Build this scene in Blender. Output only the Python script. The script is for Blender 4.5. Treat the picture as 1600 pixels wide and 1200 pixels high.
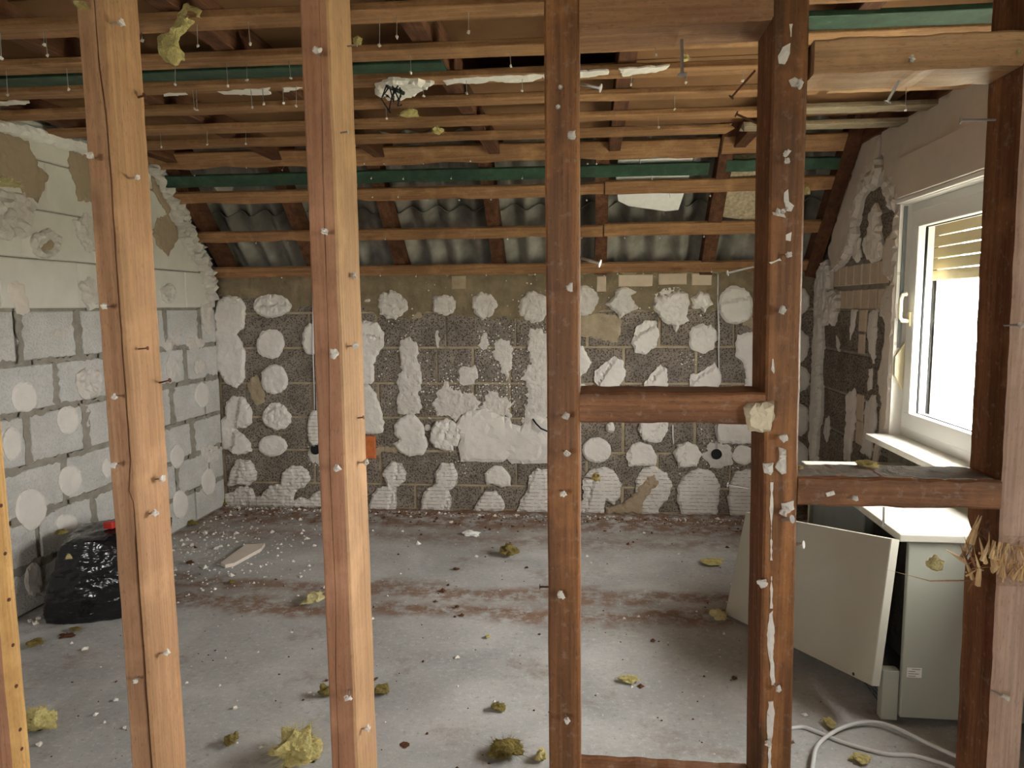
import bpy, bmesh, math, random
from mathutils import Vector, Matrix, noise
from mathutils.geometry import delaunay_2d_cdt

for o in list(bpy.data.objects):
    bpy.data.objects.remove(o, do_unlink=True)
SC = bpy.context.scene
COL = SC.collection
random.seed(7)

# ------------------------------------------------------------------ camera
FPX, CX, CY, HCAM = 1110.0, 800.0, 600.0, 1.51
PSI, TH, RHO = math.atan(125 / FPX), math.atan(121.5 / FPX), 0.008
FW = Vector((-math.sin(PSI) * math.cos(TH), math.cos(PSI) * math.cos(TH), -math.sin(TH)))
r0 = Vector((math.cos(PSI), math.sin(PSI), 0)); u0 = r0.cross(FW)
RT = r0 * math.cos(RHO) - u0 * math.sin(RHO)
UP = u0 * math.cos(RHO) + r0 * math.sin(RHO)
EYE = Vector((0, 0, HCAM))
cd = bpy.data.cameras.new('camera'); cam = bpy.data.objects.new('camera', cd); COL.objects.link(cam)
cd.sensor_fit = 'HORIZONTAL'; cd.sensor_width = 36.0; cd.lens = 36.0 * FPX / 1600.0
cd.clip_start = 0.02; cd.clip_end = 400
cam.matrix_world = Matrix(((RT.x, UP.x, -FW.x, EYE.x), (RT.y, UP.y, -FW.y, EYE.y), (RT.z, UP.z, -FW.z, EYE.z), (0, 0, 0, 1)))
SC.camera = cam

# ------------------------------------------------------------------ world, daylight, exposure
SKY = 15.0
w = bpy.data.worlds.new('overcast_sky'); SC.world = w; w.use_nodes = True
bg = w.node_tree.nodes['Background']
bg.inputs[0].default_value = (1.0, 0.985, 0.955, 1); bg.inputs[1].default_value = SKY
SC.view_settings.view_transform = 'Standard'
SC.view_settings.look = 'None'
SC.view_settings.gamma = 1.0
SC.view_settings.use_curve_mapping = False
SC.view_settings.exposure = 1.22
SC.cycles.max_bounces = 6
SC.cycles.diffuse_bounces = 4
SC.cycles.glossy_bounces = 2
SC.cycles.transparent_max_bounces = 12


def portal(name, loc, rot, sx, sy):
    l = bpy.data.lights.new(name, 'AREA'); l.shape = 'RECTANGLE'; l.size = sx; l.size_y = sy
    l.cycles.is_portal = True
    o = bpy.data.objects.new(name, l); COL.objects.link(o); o.location = loc; o.rotation_euler = rot
    return o


# window openings (world Y ranges, z ranges) in the right wall, and an added one behind the camera
XL, XR = -2.79, 1.57
W1 = (1.72, 3.90, 0.82, 2.02)  # widened out of view past the last post to let in more daylight
W2 = (-0.75, 0.05, 0.82, 2.02)  # unseen window, added to light the posts from the right
W3 = (-2.2, -1.3, 0.9, 2.0)      # X range; unseen window added behind the camera for frontal light
YF = -2.6
portal('daylight_portal_a', (XR + .34, (W1[0] + W1[1]) / 2, (W1[2] + W1[3]) / 2), (0, math.pi / 2, 0), W1[3] - W1[2], W1[1] - W1[0])
portal('daylight_portal_b', (XR + .34, (W2[0] + W2[1]) / 2, (W2[2] + W2[3]) / 2), (0, math.pi / 2, 0), W2[3] - W2[2], W2[1] - W2[0])
portal('daylight_portal_c', ((W3[0] + W3[1]) / 2, YF - .34, (W3[2] + W3[3]) / 2), (math.pi / 2, 0, 0), W3[1] - W3[0], W3[3] - W3[2])


# ------------------------------------------------------------------ helpers: unprojection onto the real planes of the room
def ray(x, y):
    return FW + RT * ((x - CX) / FPX) + UP * ((CY - y) / FPX)


def hit(x, y, n, d):
    n = Vector(n); r = ray(x, y)
    return EYE + r * ((d - n.dot(EYE)) / n.dot(r))


def on_z(x, y, z=0.0):
    return hit(x, y, (0, 0, 1), z)


def on_y(x, y, v):
    return hit(x, y, (0, 1, 0), v)


def on_x(x, y, v):
    return hit(x, y, (1, 0, 0), v)


def N(x, y=0.0, z=0.0):
    return noise.noise(Vector((x, y, z)))


# ------------------------------------------------------------------ materials
def lin(c):
    return tuple(((v / 255) / 12.92 if v / 255 <= .04045 else ((v / 255 + .055) / 1.055) ** 2.4) for v in c)


class NT:
    def __init__(s, name, rough=.7, spec=.3):
        s.m = bpy.data.materials.new(name); s.m.use_nodes = True
        s.t = s.m.node_tree; s.b = s.t.nodes['Principled BSDF']
        s.b.inputs['Roughness'].default_value = rough
        s.b.inputs['Specular IOR Level'].default_value = spec

    def n(s, typ, **kw):
        nd = s.t.nodes.new(typ)
        for k, v in kw.items():
            setattr(nd, k, v)
        return nd

    def l(s, a, b):
        s.t.links.new(a, b)

    def coords(s, scale=(1, 1, 1), rnd=True):
        tc = s.n('ShaderNodeTexCoord'); mp = s.n('ShaderNodeMapping')
        mp.inputs['Scale'].default_value = scale
        if rnd:
            oi = s.n('ShaderNodeObjectInfo'); mul = s.n('ShaderNodeVectorMath', operation='SCALE')
            cb = s.n('ShaderNodeCombineXYZ')
            for k in range(3):
                s.l(oi.outputs['Random'], cb.inputs[k])
            s.l(cb.outputs[0], mul.inputs[0]); mul.inputs['Scale'].default_value = 37.0
            ad = s.n('ShaderNodeVectorMath', operation='ADD')
            s.l(tc.outputs['Object'], ad.inputs[0]); s.l(mul.outputs[0], ad.inputs[1])
            s.l(ad.outputs[0], mp.inputs['Vector'])
        else:
            s.l(tc.outputs['Object'], mp.inputs['Vector'])
        return mp.outputs[0]

    def noise(s, vec, scale, detail=4, rough=.55, dist=0):
        nd = s.n('ShaderNodeTexNoise'); nd.inputs['Scale'].default_value = scale
        nd.inputs['Detail'].default_value = detail; nd.inputs['Roughness'].default_value = rough
        nd.inputs['Distortion'].default_value = dist
        s.l(vec, nd.inputs['Vector']); return nd.outputs['Fac']

    def voro(s, vec, scale):
        nd = s.n('ShaderNodeTexVoronoi'); nd.inputs['Scale'].default_value = scale
        s.l(vec, nd.inputs['Vector']); return nd.outputs['Distance']

    def ramp(s, fac, stops, interp='LINEAR'):
        r = s.n('ShaderNodeValToRGB'); r.color_ramp.interpolation = interp
        e = r.color_ramp.elements
        while len(e) > 1:
            e.remove(e[-1])
        for i, (p, c) in enumerate(stops):
            if isinstance(c, (int, float)):
                c = (c, c, c)
            el = e[0] if i == 0 else e.new(p)
            el.position = p; el.color = (*c, 1)
        s.l(fac, r.inputs['Fac']); return r.outputs['Color']

    def mix(s, fac, a, b, mode='MIX'):
        m = s.n('ShaderNodeMix', data_type='RGBA', blend_type=mode)
        if isinstance(fac, (int, float)):
            m.inputs[0].default_value = fac
        else:
            s.l(fac, m.inputs[0])
        for i, v in ((6, a), (7, b)):
            if isinstance(v, tuple):
                m.inputs[i].default_value = (*v, 1)
            else:
                s.l(v, m.inputs[i])
        return m.outputs[2]

    def bump(s, h, strength=.3, dist=.01, prev=None):
        b = s.n('ShaderNodeBump'); b.inputs['Strength'].default_value = strength; b.inputs['Distance'].default_value = dist
        s.l(h, b.inputs['Height'])
        if prev is not None:
            s.l(prev, b.inputs['Normal'])
        return b.outputs[0]

    def done(s, col=None, nrm=None):
        if col is not None:
            if isinstance(col, tuple):
                s.b.inputs['Base Color'].default_value = (*col, 1)
            else:
                s.l(col, s.b.inputs['Base Color'])
        if nrm is not None:
            s.l(nrm, s.b.inputs['Normal'])
        return s.m


def wood(name, dark, light, axis, rough=.65, spec=.25, knots=.5, dust=0.0, streak=1.0):
    t = NT(name, rough, spec)
    a = 'XYZ'.index(axis)
    sc = [26.0, 26.0, 26.0]; sc[a] = 1.1
    v = t.coords(tuple(sc))
    g = t.noise(v, 1.0, 5, .6, .35)
    sc2 = [160.0, 160.0, 160.0]; sc2[a] = 5.0
    fine = t.noise(t.coords(tuple(sc2)), 1.0, 2, .5)
    big = t.noise(t.coords((1, 1, 1)), 2.2, 2)
    d, l_ = lin(dark), lin(light)
    col = t.ramp(g, [(.30, d), (.52, tuple((d[i] + l_[i]) / 2 for i in range(3))), (.72, l_)])
    col = t.mix(t.ramp(fine, [(.35, .45), (.62, 0)]), col, tuple(x * .55 for x in d))
    col = t.mix(t.ramp(big, [(.35, .35 * streak), (.6, 0)]), col, tuple(x * .62 for x in d))
    sc3 = [330.0, 330.0, 330.0]; sc3[a] = 70.0
    fl = t.noise(t.coords(tuple(sc3)), 1.0, 3, .6)
    col = t.mix(t.ramp(fl, [(.30, .55), (.44, 0)]), col, tuple(x * .5 for x in d))
    mid = t.noise(t.coords((1, 1, 1)), 9.0, 4, .6)
    col = t.mix(t.ramp(mid, [(.52, 0), (.75, .45)]), col, tuple(min(1, x * 1.25) for x in l_))
    if knots:
        sk = [7.0, 7.0, 7.0]; sk[a] = 2.6
        vk = t.voro(t.coords(tuple(sk)), 1.0)
        col = t.mix(t.ramp(vk, [(.07, knots), (.12, knots * .55), (.19, 0)]), col, tuple(x * .30 for x in d))
    if dust:
        dn = t.noise(t.coords((1, 1, 1)), 55, 5, .7)
        col = t.mix(t.ramp(dn, [(.56, 0), (.66, dust)]), col, lin((206, 198, 188)))
    return t.done(col, t.bump(g, .25, .003, t.bump(fine, .3, .0012, t.bump(fl, .5, .001))))


M = {}
M['pine_red'] = wood('pine_red', (161, 113, 84), (187, 141, 110), 'Z', knots=.3)
M['pine_pale'] = wood('pine_pale', (170, 130, 92), (192, 152, 112), 'Z', knots=.15)  # paler post side: partly wood tone, partly window light put into the colour
M['pine_tan'] = wood('pine_tan', (154, 113, 82), (186, 145, 110), 'Z', knots=.4)
M['pine_tan2'] = wood('pine_tan_lit', (167, 125, 88), (191, 149, 110), 'Z', knots=.25)  # tan pine lightened for the post side turned to the window
M['nog_brown'] = wood('nog_brown', (146, 105, 74), (181, 139, 102), 'X', knots=.3, dust=.08)
M['pine_pink'] = wood('pine_pink', (181, 149, 128), (201, 173, 154), 'Z', knots=.1)
M['pine_yellow'] = wood('pine_yellow', (200, 151, 89), (225, 181, 117), 'Z', knots=.2)
M['stain_z'] = wood('stain_z', (90, 58, 34), (172, 116, 68), 'Z', .5, .4, .8, .10)
M['stain_x'] = wood('stain_x', (100, 64, 40), (170, 116, 74), 'X', .5, .4, .6, .14)
M['rough_shaded'] = wood('rough_shaded', (92, 58, 38), (142, 98, 66), 'Z', .85, .1, .4, .1)  # rough left sides of posts, colour darkened as their shaded side
M['pine_x'] = wood('pine_x', (172, 133, 94), (200, 161, 120), 'X', knots=.3, dust=.1)
M['board_x'] = wood('board_x', (136, 97, 64), (181, 139, 97), 'X', .7, .2, .5, .06)
M['board_old'] = wood('board_old', (132, 118, 96), (178, 160, 132), 'X', .8, .1, .3, .1)
M['rafter'] = wood('rafter', (78, 50, 36), (126, 86, 62), 'Y', .75, .15, .4)
M['fresh'] = wood('fresh_wood', (206, 168, 118), (236, 206, 160), 'Z', .7, .2, 0, 0, .3)


def simple(name, rgb, rough=.7, spec=.3, var=.15, scale=8, bump=.2, bscale=60, bd=.003, metal=0.0):
    t = NT(name, rough, spec); c = lin(rgb)
    v = t.coords()
    n1 = t.noise(v, scale, 5, .6)
    col = t.ramp(n1, [(.3, tuple(x * (1 - var) for x in c)), (.7, tuple(min(1, x * (1 + var)) for x in c))])
    t.b.inputs['Metallic'].default_value = metal
    return t.done(col, t.bump(t.noise(v, bscale, 5, .65), bump, bd) if bump else None)


def pumice(name, dark, light, hole, amount=.5):
    t = NT(name, .95, .1); v = t.coords()
    n1 = t.noise(v, 7, 3); n2 = t.noise(v, 80, 4, .75)
    col = t.mix(t.ramp(n1, [(.3, 0), (.7, 1)]), lin(dark), lin(light))
    vo = t.voro(v, 76)
    pores = t.ramp(vo, [(.0, 1), (.30, 1), (.52, 0)])
    pm = t.mix(t.ramp(n2, [(.40, 0), (.50, 1)]), (0, 0, 0), pores)
    sep = t.n('ShaderNodeSeparateColor'); t.l(pm, sep.inputs[0])
    mul = t.n('ShaderNodeMath', operation='MULTIPLY'); t.l(sep.outputs[0], mul.inputs[0]); mul.inputs[1].default_value = amount
    col = t.mix(mul.outputs[0], col, lin(hole))
    col = t.mix(t.ramp(n2, [(.58, 0), (.75, .55)]), col, lin((190, 178, 160)))
    return t.done(col, t.bump(n2, .9, .012, t.bump(vo, .6, .006)))


M['pumice'] = pumice('pumice_block', (122, 112, 100), (154, 143, 129), (52, 45, 40), .85)
M['grey_block'] = pumice('grey_block', (198, 195, 188), (216, 213, 207), (150, 146, 138), .22)
M['cream_block'] = simple('cream_block', (208, 203, 192), .9, .1, .07, 5, .25, 120, .002)
M['mortar'] = simple('tan_mortar', (166, 150, 124), .95, .1, .2, 14, .8, 90, .008)
M['mortar_grey'] = simple('grey_mortar', (146, 140, 128), .95, .1, .22, 18, .8, 110, .006)
M['parge'] = simple('cement_parge', (130, 116, 92), .95, .1, .3, 6, 1.0, 40, .012)
M['plaster'] = simple('adhesive_plaster', (212, 206, 197), .85, .2, .09, 6, .5, 70, .004)
M['plaster_rough'] = simple('rough_plaster', (204, 197, 187), .9, .15, .09, 22, .9, 55, .010)
M['render'] = simple('beige_render', (206, 195, 183), .9, .15, .07, 4, .25, 70, .002)
M['render_brown'] = simple('brown_gypsum', (160, 142, 118), .9, .15, .07, 5, .25, 60, .002)
M['white_paint'] = simple('white_paint', (226, 222, 214), .6, .3, .04, 5, .1, 60, .001)
M['brick_cream'] = simple('cream_brick', (196, 178, 156), .9, .1, .12, 9, .6, 60, .005)
M['brick_orange'] = simple('orange_brick', (196, 112, 64), .85, .1, .2, 20, .5, 60, .004)
M['fibre'] = simple('brown_fibreboard', (134, 100, 70), .9, .1, .16, 3, .3, 120, .002)
M['cement_sheet'] = simple('fibre_cement', (152, 147, 136), .9, .15, .3, 7, .5, 60, .004)
M['pvc'] = simple('white_pvc', (236, 236, 232), .32, .45, .02, 3, 0)
M['pvc_old'] = simple('cream_plastic', (226, 214, 178), .4, .4, .03, 3, 0)
M['sill'] = simple('sill_stone', (226, 222, 212), .4, .4, .06, 12, .1, 60, .001)
M['shutter'] = simple('tan_shutter', (176, 158, 118), .5, .3, .04, 4, 0)
M['rubber'] = simple('black_rubber', (24, 24, 24), .6, .3, .1, 9, 0)
M['steel'] = simple('nail_steel', (176, 174, 170), .42, .5, .1, 40, 0, metal=.85)
M['rust'] = simple('rusty_nail', (96, 62, 44), .8, .2, .2, 60, .4, 200, .001)
M['enamel'] = simple('heater_enamel', (190, 186, 172), .42, .4, .03, 3, .05, 200, .0005)
M['enamel_grey'] = simple('heater_grey', (168, 169, 156), .5, .35, .05, 3, .08, 180, .0005)
M['grey_metal'] = simple('grey_sheet_metal', (120, 124, 122), .5, .4, .12, 6, .1, 100, .001)
M['dark_core'] = simple('dark_insulation', (52, 48, 44), .95, .1, .4, 30, .8, 60, .01)
M['cable'] = simple('white_cable', (208, 206, 204), .5, .3, .05, 8, 0)
M['wool'] = simple('glass_wool', (218, 203, 138), 1.0, .05, .22, 30, 1.0, 90, .02)
M['wool_olive'] = simple('olive_wool', (142, 126, 74), 1.0, .05, .3, 30, 1.0, 90, .02)
M['wool_pale'] = simple('pale_wool', (228, 216, 160), 1.0, .05, .16, 30, 1.0, 90, .02)
M['crumb'] = simple('plaster_crumb', (224, 218, 208), .9, .1, .08, 40, .5, 90, .003)
M['cream_chunk'] = simple('cream_plaster', (216, 204, 176), .9, .1, .1, 25, .6, 70, .004)
M['styro'] = simple('white_foam', (232, 230, 224), .8, .2, .05, 30, .4, 120, .003)
M['osb'] = simple('tan_wool_board', (178, 162, 136), .95, .1, .35, 45, .9, 60, .006)
M['red_plastic'] = simple('red_plastic', (176, 42, 34), .4, .4, .1, 9, 0)
M['brown_bit'] = simple('brown_splinter', (92, 62, 44), .9, .1, .25, 20, .4, 60, .003)
M['grass'] = simple('garden_ground', (186, 186, 168), 1.0, 0, .15, .3, 0)


def green_paint():
    t = NT('green_paint', .55, .35); v = t.coords((1, 1, 1))
    n = t.noise(v, 12, 5, .7)
    c = t.ramp(n, [(.25, lin((34, 50, 40))), (.5, lin((46, 72, 54))), (.68, lin((60, 88, 68))), (.75, lin((130, 128, 112)))])
    return t.done(c, t.bump(t.noise(v, 70), .3, .003))


M['green'] = green_paint()


def lined_plaster():
    t = NT('lined_plaster', .85, .2); tc = t.n('ShaderNodeTexCoord'); sp = t.n('ShaderNodeSeparateXYZ')
    v = t.coords(rnd=False)
    t.l(tc.outputs['Object'], sp.inputs[0])
    wob = t.noise(v, 6, 2)
    m1 = t.n('ShaderNodeMath', operation='MULTIPLY_ADD'); t.l(wob, m1.inputs[0]); m1.inputs[1].default_value = .012; t.l(sp.outputs['Z'], m1.inputs[2])
    m2 = t.n('ShaderNodeMath', operation='MULTIPLY'); t.l(m1.outputs[0], m2.inputs[0]); m2.inputs[1].default_value = 1 / .027
    m3 = t.n('ShaderNodeMath', operation='FRACT'); t.l(m2.outputs[0], m3.inputs[0])
    m4 = t.n('ShaderNodeMath', operation='LESS_THAN'); t.l(m3.outputs[0], m4.inputs[0]); m4.inputs[1].default_value = .12
    br = t.ramp(t.noise(v, 38, 3), [(.42, 0), (.52, 1)])
    sb = t.n('ShaderNodeSeparateColor'); t.l(br, sb.inputs[0])
    m5 = t.n('ShaderNodeMath', operation='MULTIPLY'); t.l(m4.outputs[0], m5.inputs[0]); t.l(sb.outputs[0], m5.inputs[1])
    n1 = t.noise(v, 9, 4)
    base = t.ramp(n1, [(.3, lin((202, 195, 186))), (.7, lin((216, 210, 202)))])
    return t.done(t.mix(m5.outputs[0], base, lin((120, 112, 104))), t.bump(t.noise(v, 80), .3, .003))


M['plaster_lined'] = lined_plaster()


def concrete():
    t = NT('floor_concrete', .8, .25); v = t.coords(rnd=False)
    n1 = t.noise(v, 1.6, 6, .6, .3); n2 = t.noise(v, 42, 7, .78); n3 = t.noise(v, 140, 4, .7)
    col = t.ramp(n1, [(.3, lin((150, 149, 146))), (.5, lin((174, 173, 170))), (.68, lin((197, 196, 194)))])
    col = t.mix(t.ramp(n2, [(.54, 0), (.66, .5)]), col, lin((222, 219, 214)))
    col = t.mix(t.ramp(n2, [(.30, .8), (.43, 0)]), col, lin((104, 97, 88)))
    tc = t.n('ShaderNodeTexCoord'); sp = t.n('ShaderNodeSeparateXYZ'); t.l(tc.outputs['Object'], sp.inputs[0])
    # strips of old brown carpet glue running across the room: fixed stains with outlines of their own
    wob = t.noise(v, 1.1, 5, .65)
    yy = t.n('ShaderNodeMath', operation='MULTIPLY_ADD'); t.l(wob, yy.inputs[0]); yy.inputs[1].default_value = .55; t.l(sp.outputs['Y'], yy.inputs[2])
    mr = t.n('ShaderNodeMapRange'); mr.inputs[1].default_value = 0; mr.inputs[2].default_value = 6; t.l(yy.outputs[0], mr.inputs[0])

    def pos(y):
        return (y + .275) / 6
    band = t.ramp(mr.outputs[0], [(pos(3.22), 0), (pos(3.30), .8), (pos(3.40), .95), (pos(3.44), .35), (pos(3.50), .3), (pos(3.55), .85), (pos(3.64), .8), (pos(3.71), 0),
                                  (pos(4.25), 0), (pos(4.45), .65), (pos(4.58), .25), (pos(4.72), .85), (pos(5.1), 1)])
    sb = t.n('ShaderNodeSeparateColor'); t.l(band, sb.inputs[0])
    brk = t.ramp(t.noise(v, 9, 7, .78), [(.40, 0), (.54, 1)])
    sk = t.n('ShaderNodeSeparateColor'); t.l(brk, sk.inputs[0])
    mm = t.n('ShaderNodeMath', operation='MULTIPLY'); t.l(sb.outputs[0], mm.inputs[0]); t.l(sk.outputs[0], mm.inputs[1])
    brown = t.ramp(n3, [(.3, lin((98, 68, 48))), (.7, lin((150, 114, 88)))])
    col = t.mix(mm.outputs[0], col, brown)
    # scattered blotches
    bl = t.ramp(t.noise(v, 2.4, 7, .75), [(.56, 0), (.68, .6)])
    sl = t.n('ShaderNodeSeparateColor'); t.l(bl, sl.inputs[0])
    col = t.mix(sl.outputs[0], col, lin((128, 108, 90)))
    return t.done(col, t.bump(n2, .35, .008, t.bump(n3, .3, .003)))


M['concrete'] = concrete()


def bag_mat():
    t = NT('black_foil', .22, .5)
    v = t.coords((1, 1, 3))
    t.b.inputs['Roughness'].default_value = .16
    return t.done((.008, .008, .009), t.bump(t.noise(v, 7, 3, .5, 1.2), .4, .03))


M['bag'] = bag_mat()


def glass():
    m = bpy.data.materials.new('window_glass'); m.use_nodes = True; t = m.node_tree
    t.nodes.clear(); o = t.nodes.new('ShaderNodeOutputMaterial'); mx = t.nodes.new('ShaderNodeMixShader')
    tr = t.nodes.new('ShaderNodeBsdfTransparent'); gl = t.nodes.new('ShaderNodeBsdfGlossy'); gl.inputs['Roughness'].default_value = .02
    tr.inputs[0].default_value = (.96, .965, .96, 1); mx.inputs[0].default_value = .06
    t.links.new(tr.outputs[0], mx.inputs[1]); t.links.new(gl.outputs[0], mx.inputs[2]); t.links.new(mx.outputs[0], o.inputs[0])
    return m


M['glass'] = glass()


# ------------------------------------------------------------------ object building
def link(o, parent=None):
    COL.objects.link(o)
    if parent is not None:
        o.parent = parent
    return o


def props(o, label=None, cat=None, group=None, kind=None):
    for k, v in (('label', label), ('category', cat), ('group', group), ('kind', kind)):
        if v:
            o[k] = v
    return o


def empty(name, loc, rz=0.0, parent=None):
    o = bpy.data.objects.new(name, None); o.location = loc; o.rotation_euler = (0, 0, rz); o.empty_display_size = .1
    return link(o, parent)


def gorigin(p):
    v = Vector((0, 0, 0))
    while p is not None:
        v = v + p.location; p = p.parent
    return v


def mesh_obj(name, verts, faces, mat, parent=None, smooth=False, origin='base', mats=None, fm=None, local=False):
    """verts in world space (or in the parent's frame with local=True); the origin is set to the base of the piece."""
    vs = [Vector(v) for v in verts]
    lo = Vector((min(v[i] for v in vs) for i in range(3))); hi = Vector((max(v[i] for v in vs) for i in range(3)))
    c = Vector(((lo.x + hi.x) / 2, (lo.y + hi.y) / 2, lo.z))
    me = bpy.data.meshes.new(name)
    me.from_pydata([tuple(v - c) for v in vs], [], faces)
    for m in (mats or [mat]):
        me.materials.append(M[m] if isinstance(m, str) else m)
    if fm:
        for p, i in zip(me.polygons, fm):
            p.material_index = i
    if smooth:
        for p in me.polygons:
            p.use_smooth = True
    me.update()
    o = bpy.data.objects.new(name, me)
    o.location = c if (parent is None or local) else c - gorigin(parent)
    return link(o, parent)


class MB:
    def __init__(s):
        s.v = []; s.f = []; s.m = []

    def add(s, vs, fs, mi=0):
        k = len(s.v); s.v += [Vector(v) for v in vs]; s.f += [tuple(i + k for i in f) for f in fs]; s.m += [mi] * len(fs)

    def box(s, a, b, mi=0, bev=0.0):
        x0, y0, z0 = a; x1, y1, z1 = b
        if not bev:
            s.add([(x0, y0, z0), (x1, y0, z0), (x1, y1, z0), (x0, y1, z0), (x0, y0, z1), (x1, y0, z1), (x1, y1, z1), (x0, y1, z1)],
                  [(0, 3, 2, 1), (4, 5, 6, 7), (0, 1, 5, 4), (1, 2, 6, 5), (2, 3, 7, 6), (3, 0, 4, 7)], mi)
            return
        bm = bmesh.new(); bmesh.ops.create_cube(bm, size=1)
        for v in bm.verts:
            v.co = Vector(((x0 + x1) / 2 + v.co.x * (x1 - x0), (y0 + y1) / 2 + v.co.y * (y1 - y0), (z0 + z1) / 2 + v.co.z * (z1 - z0)))
        bmesh.ops.bevel(bm, geom=list(bm.edges), offset=bev, segments=2, affect='EDGES', profile=.5)
        bm.verts.ensure_lookup_table()
        s.add([v.co.copy() for v in bm.verts], [tuple(v.index for v in f.verts) for f in bm.faces], mi); bm.free()

    def tube(s, pts, r, seg=8, mi=0, cap=True):
        pts = [Vector(p) for p in pts]; n = len(pts)
        rs = r if isinstance(r, (list, tuple)) else [r] * n
        up = Vector((0, 0, 1)); k0 = len(s.v); prev = None
        for i, p in enumerate(pts):
            t = (pts[min(i + 1, n - 1)] - pts[max(i - 1, 0)]).normalized()
            if prev is None:
                a = t.cross(up)
                if a.length < .05:
                    a = t.cross(Vector((1, 0, 0)))
                a.normalize()
            else:
                a = (prev - t * prev.dot(t)).normalized()
            prev = a; b = t.cross(a)
            for j in range(seg):
                g = 2 * math.pi * j / seg
                s.v.append(p + (a * math.cos(g) + b * math.sin(g)) * rs[i])
        for i in range(n - 1):
            for j in range(seg):
                j2 = (j + 1) % seg
                s.f.append((k0 + i * seg + j, k0 + i * seg + j2, k0 + (i + 1) * seg + j2, k0 + (i + 1) * seg + j)); s.m.append(mi)
        if cap:
            s.f.append(tuple(k0 + j for j in reversed(range(seg)))); s.m.append(mi)
            s.f.append(tuple(k0 + (n - 1) * seg + j for j in range(seg))); s.m.append(mi)

    def build(s, name, mat, parent=None, smooth=False, local=False, mats=None):
        return mesh_obj(name, s.v, s.f, mat, parent, smooth, mats=mats, fm=s.m if mats else None, local=local)


def timber(name, A, B, bv, cv, w, t, mat, parent=None, nseg=24, rough=.0012, cham=.003, wane=(), seed=0, shrink=None, mats=None, crack=None, cap_jag=0.0):
    """A sawn timber lofted from A to B. bv: across the face we look at, cv: away from it (depth t).
    wane: (pos 0..1, half-width, depth) bites into the +bv edge; crack: f(s)->(b, width) groove in the face;
    shrink: f(s)->(b_lo, b_hi, c_lo) cuts for a broken zone."""
    A, B, bv, cv = Vector(A), Vector(B), Vector(bv).normalized(), Vector(cv).normalized()
    vs = []; fs = []; fm = []
    npf = None
    for i in range(nseg + 1):
        s = i / nseg
        b0, b1, c0, c1 = -w / 2, w / 2, 0.0, t
        for (p, hw, d) in wane:
            x = (s - p) / hw
            if abs(x) < 1:
                b1 -= d * (0.5 + 0.5 * math.cos(math.pi * x))
        b0 += N(s * nseg * .35, seed + 1.3) * rough * 2; b1 += N(s * nseg * .35, seed + 7.7) * rough * 2
        c0 += N(s * nseg * .3, seed + 13.1) * rough
        if shrink:
            d0, d1, dc = shrink(s); b0 += d0; b1 -= d1; c0 += dc
        h = cham
        pr = [(b0, c0 + h), (b0 + h, c0)]
        mi = [3, 0]
        if crack:
            cb, cw = crack(s)
            cb = min(max(cb, b0 + h + .002 + cw), b1 - h - .002 - cw)
            pr += [(cb - cw, c0), (cb, c0 + max(.012 if cw > .0004 else .0005, cw * 3)), (cb + cw, c0)]; mi += [0, 0, 0]
        pr += [(b1 - h, c0), (b1, c0 + h), (b1, c1 - h), (b1 - h, c1), (b0 + h, c1), (b0, c1 - h)]
        mi += [0, 1, 1, 2, 2, 3]
        jag = 0.0
        P = A.lerp(B, s)
        ax = (B - A).normalized()
        for k, (b, c) in enumerate(pr):
            q = P + bv * b + cv * c
            if cap_jag and i in (0, nseg):
                q += ax * (random.random() - .3) * cap_jag * (-1 if i else 1)
            vs.append(q)
        npf = len(pr)
    # the material of the face between profile point k and k+1
    for i in range(nseg):
        for k in range(npf):
            k2 = (k + 1) % npf
            fs.append((i * npf + k, i * npf + k2, (i + 1) * npf + k2, (i + 1) * npf + k))
            b_mid = k
            if k in (0,):
                fm.append(0)
            elif k <= (4 if crack else 1):
                fm.append(0)
            else:
                j = k - (3 if crack else 0)
                fm.append({2: 1, 3: 1, 4: 2, 5: 2, 6: 3, 7: 3}.get(j, 0))
    fs.append(tuple(reversed(range(npf)))); fm.append(0)
    fs.append(tuple(nseg * npf + k for k in range(npf))); fm.append(0)
    ms = mats or [mat] * 4
    o = mesh_obj(name, vs, fs, ms[0], parent, mats=ms, fm=fm)
    bm = bmesh.new(); bm.from_mesh(o.data); bmesh.ops.recalc_face_normals(bm, faces=bm.faces); bm.to_mesh(o.data); bm.free()
    return o


def ell(cx, cy, rx, ry, n=16, seed=0, wob=.12, ang=0):
    pts = []
    for i in range(n):
        a = 2 * math.pi * i / n
        k = 1 + wob * N(math.cos(a) * 1.3 + seed * 3.1, math.sin(a) * 1.3, seed * 1.7)
        x, y = rx * k * math.cos(a), ry * k * math.sin(a)
        pts.append((cx + x * math.cos(ang) - y * math.sin(ang), cy + x * math.sin(ang) + y * math.cos(ang)))
    return pts


def inside(p, poly):
    x, y = p; c = False; j = len(poly) - 1
    for i in range(len(poly)):
        xi, yi = poly[i]; xj, yj = poly[j]
        if (yi > y) != (yj > y) and x < (xj - xi) * (y - yi) / (yj - yi) + xi:
            c = not c
        j = i
    return c


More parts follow.
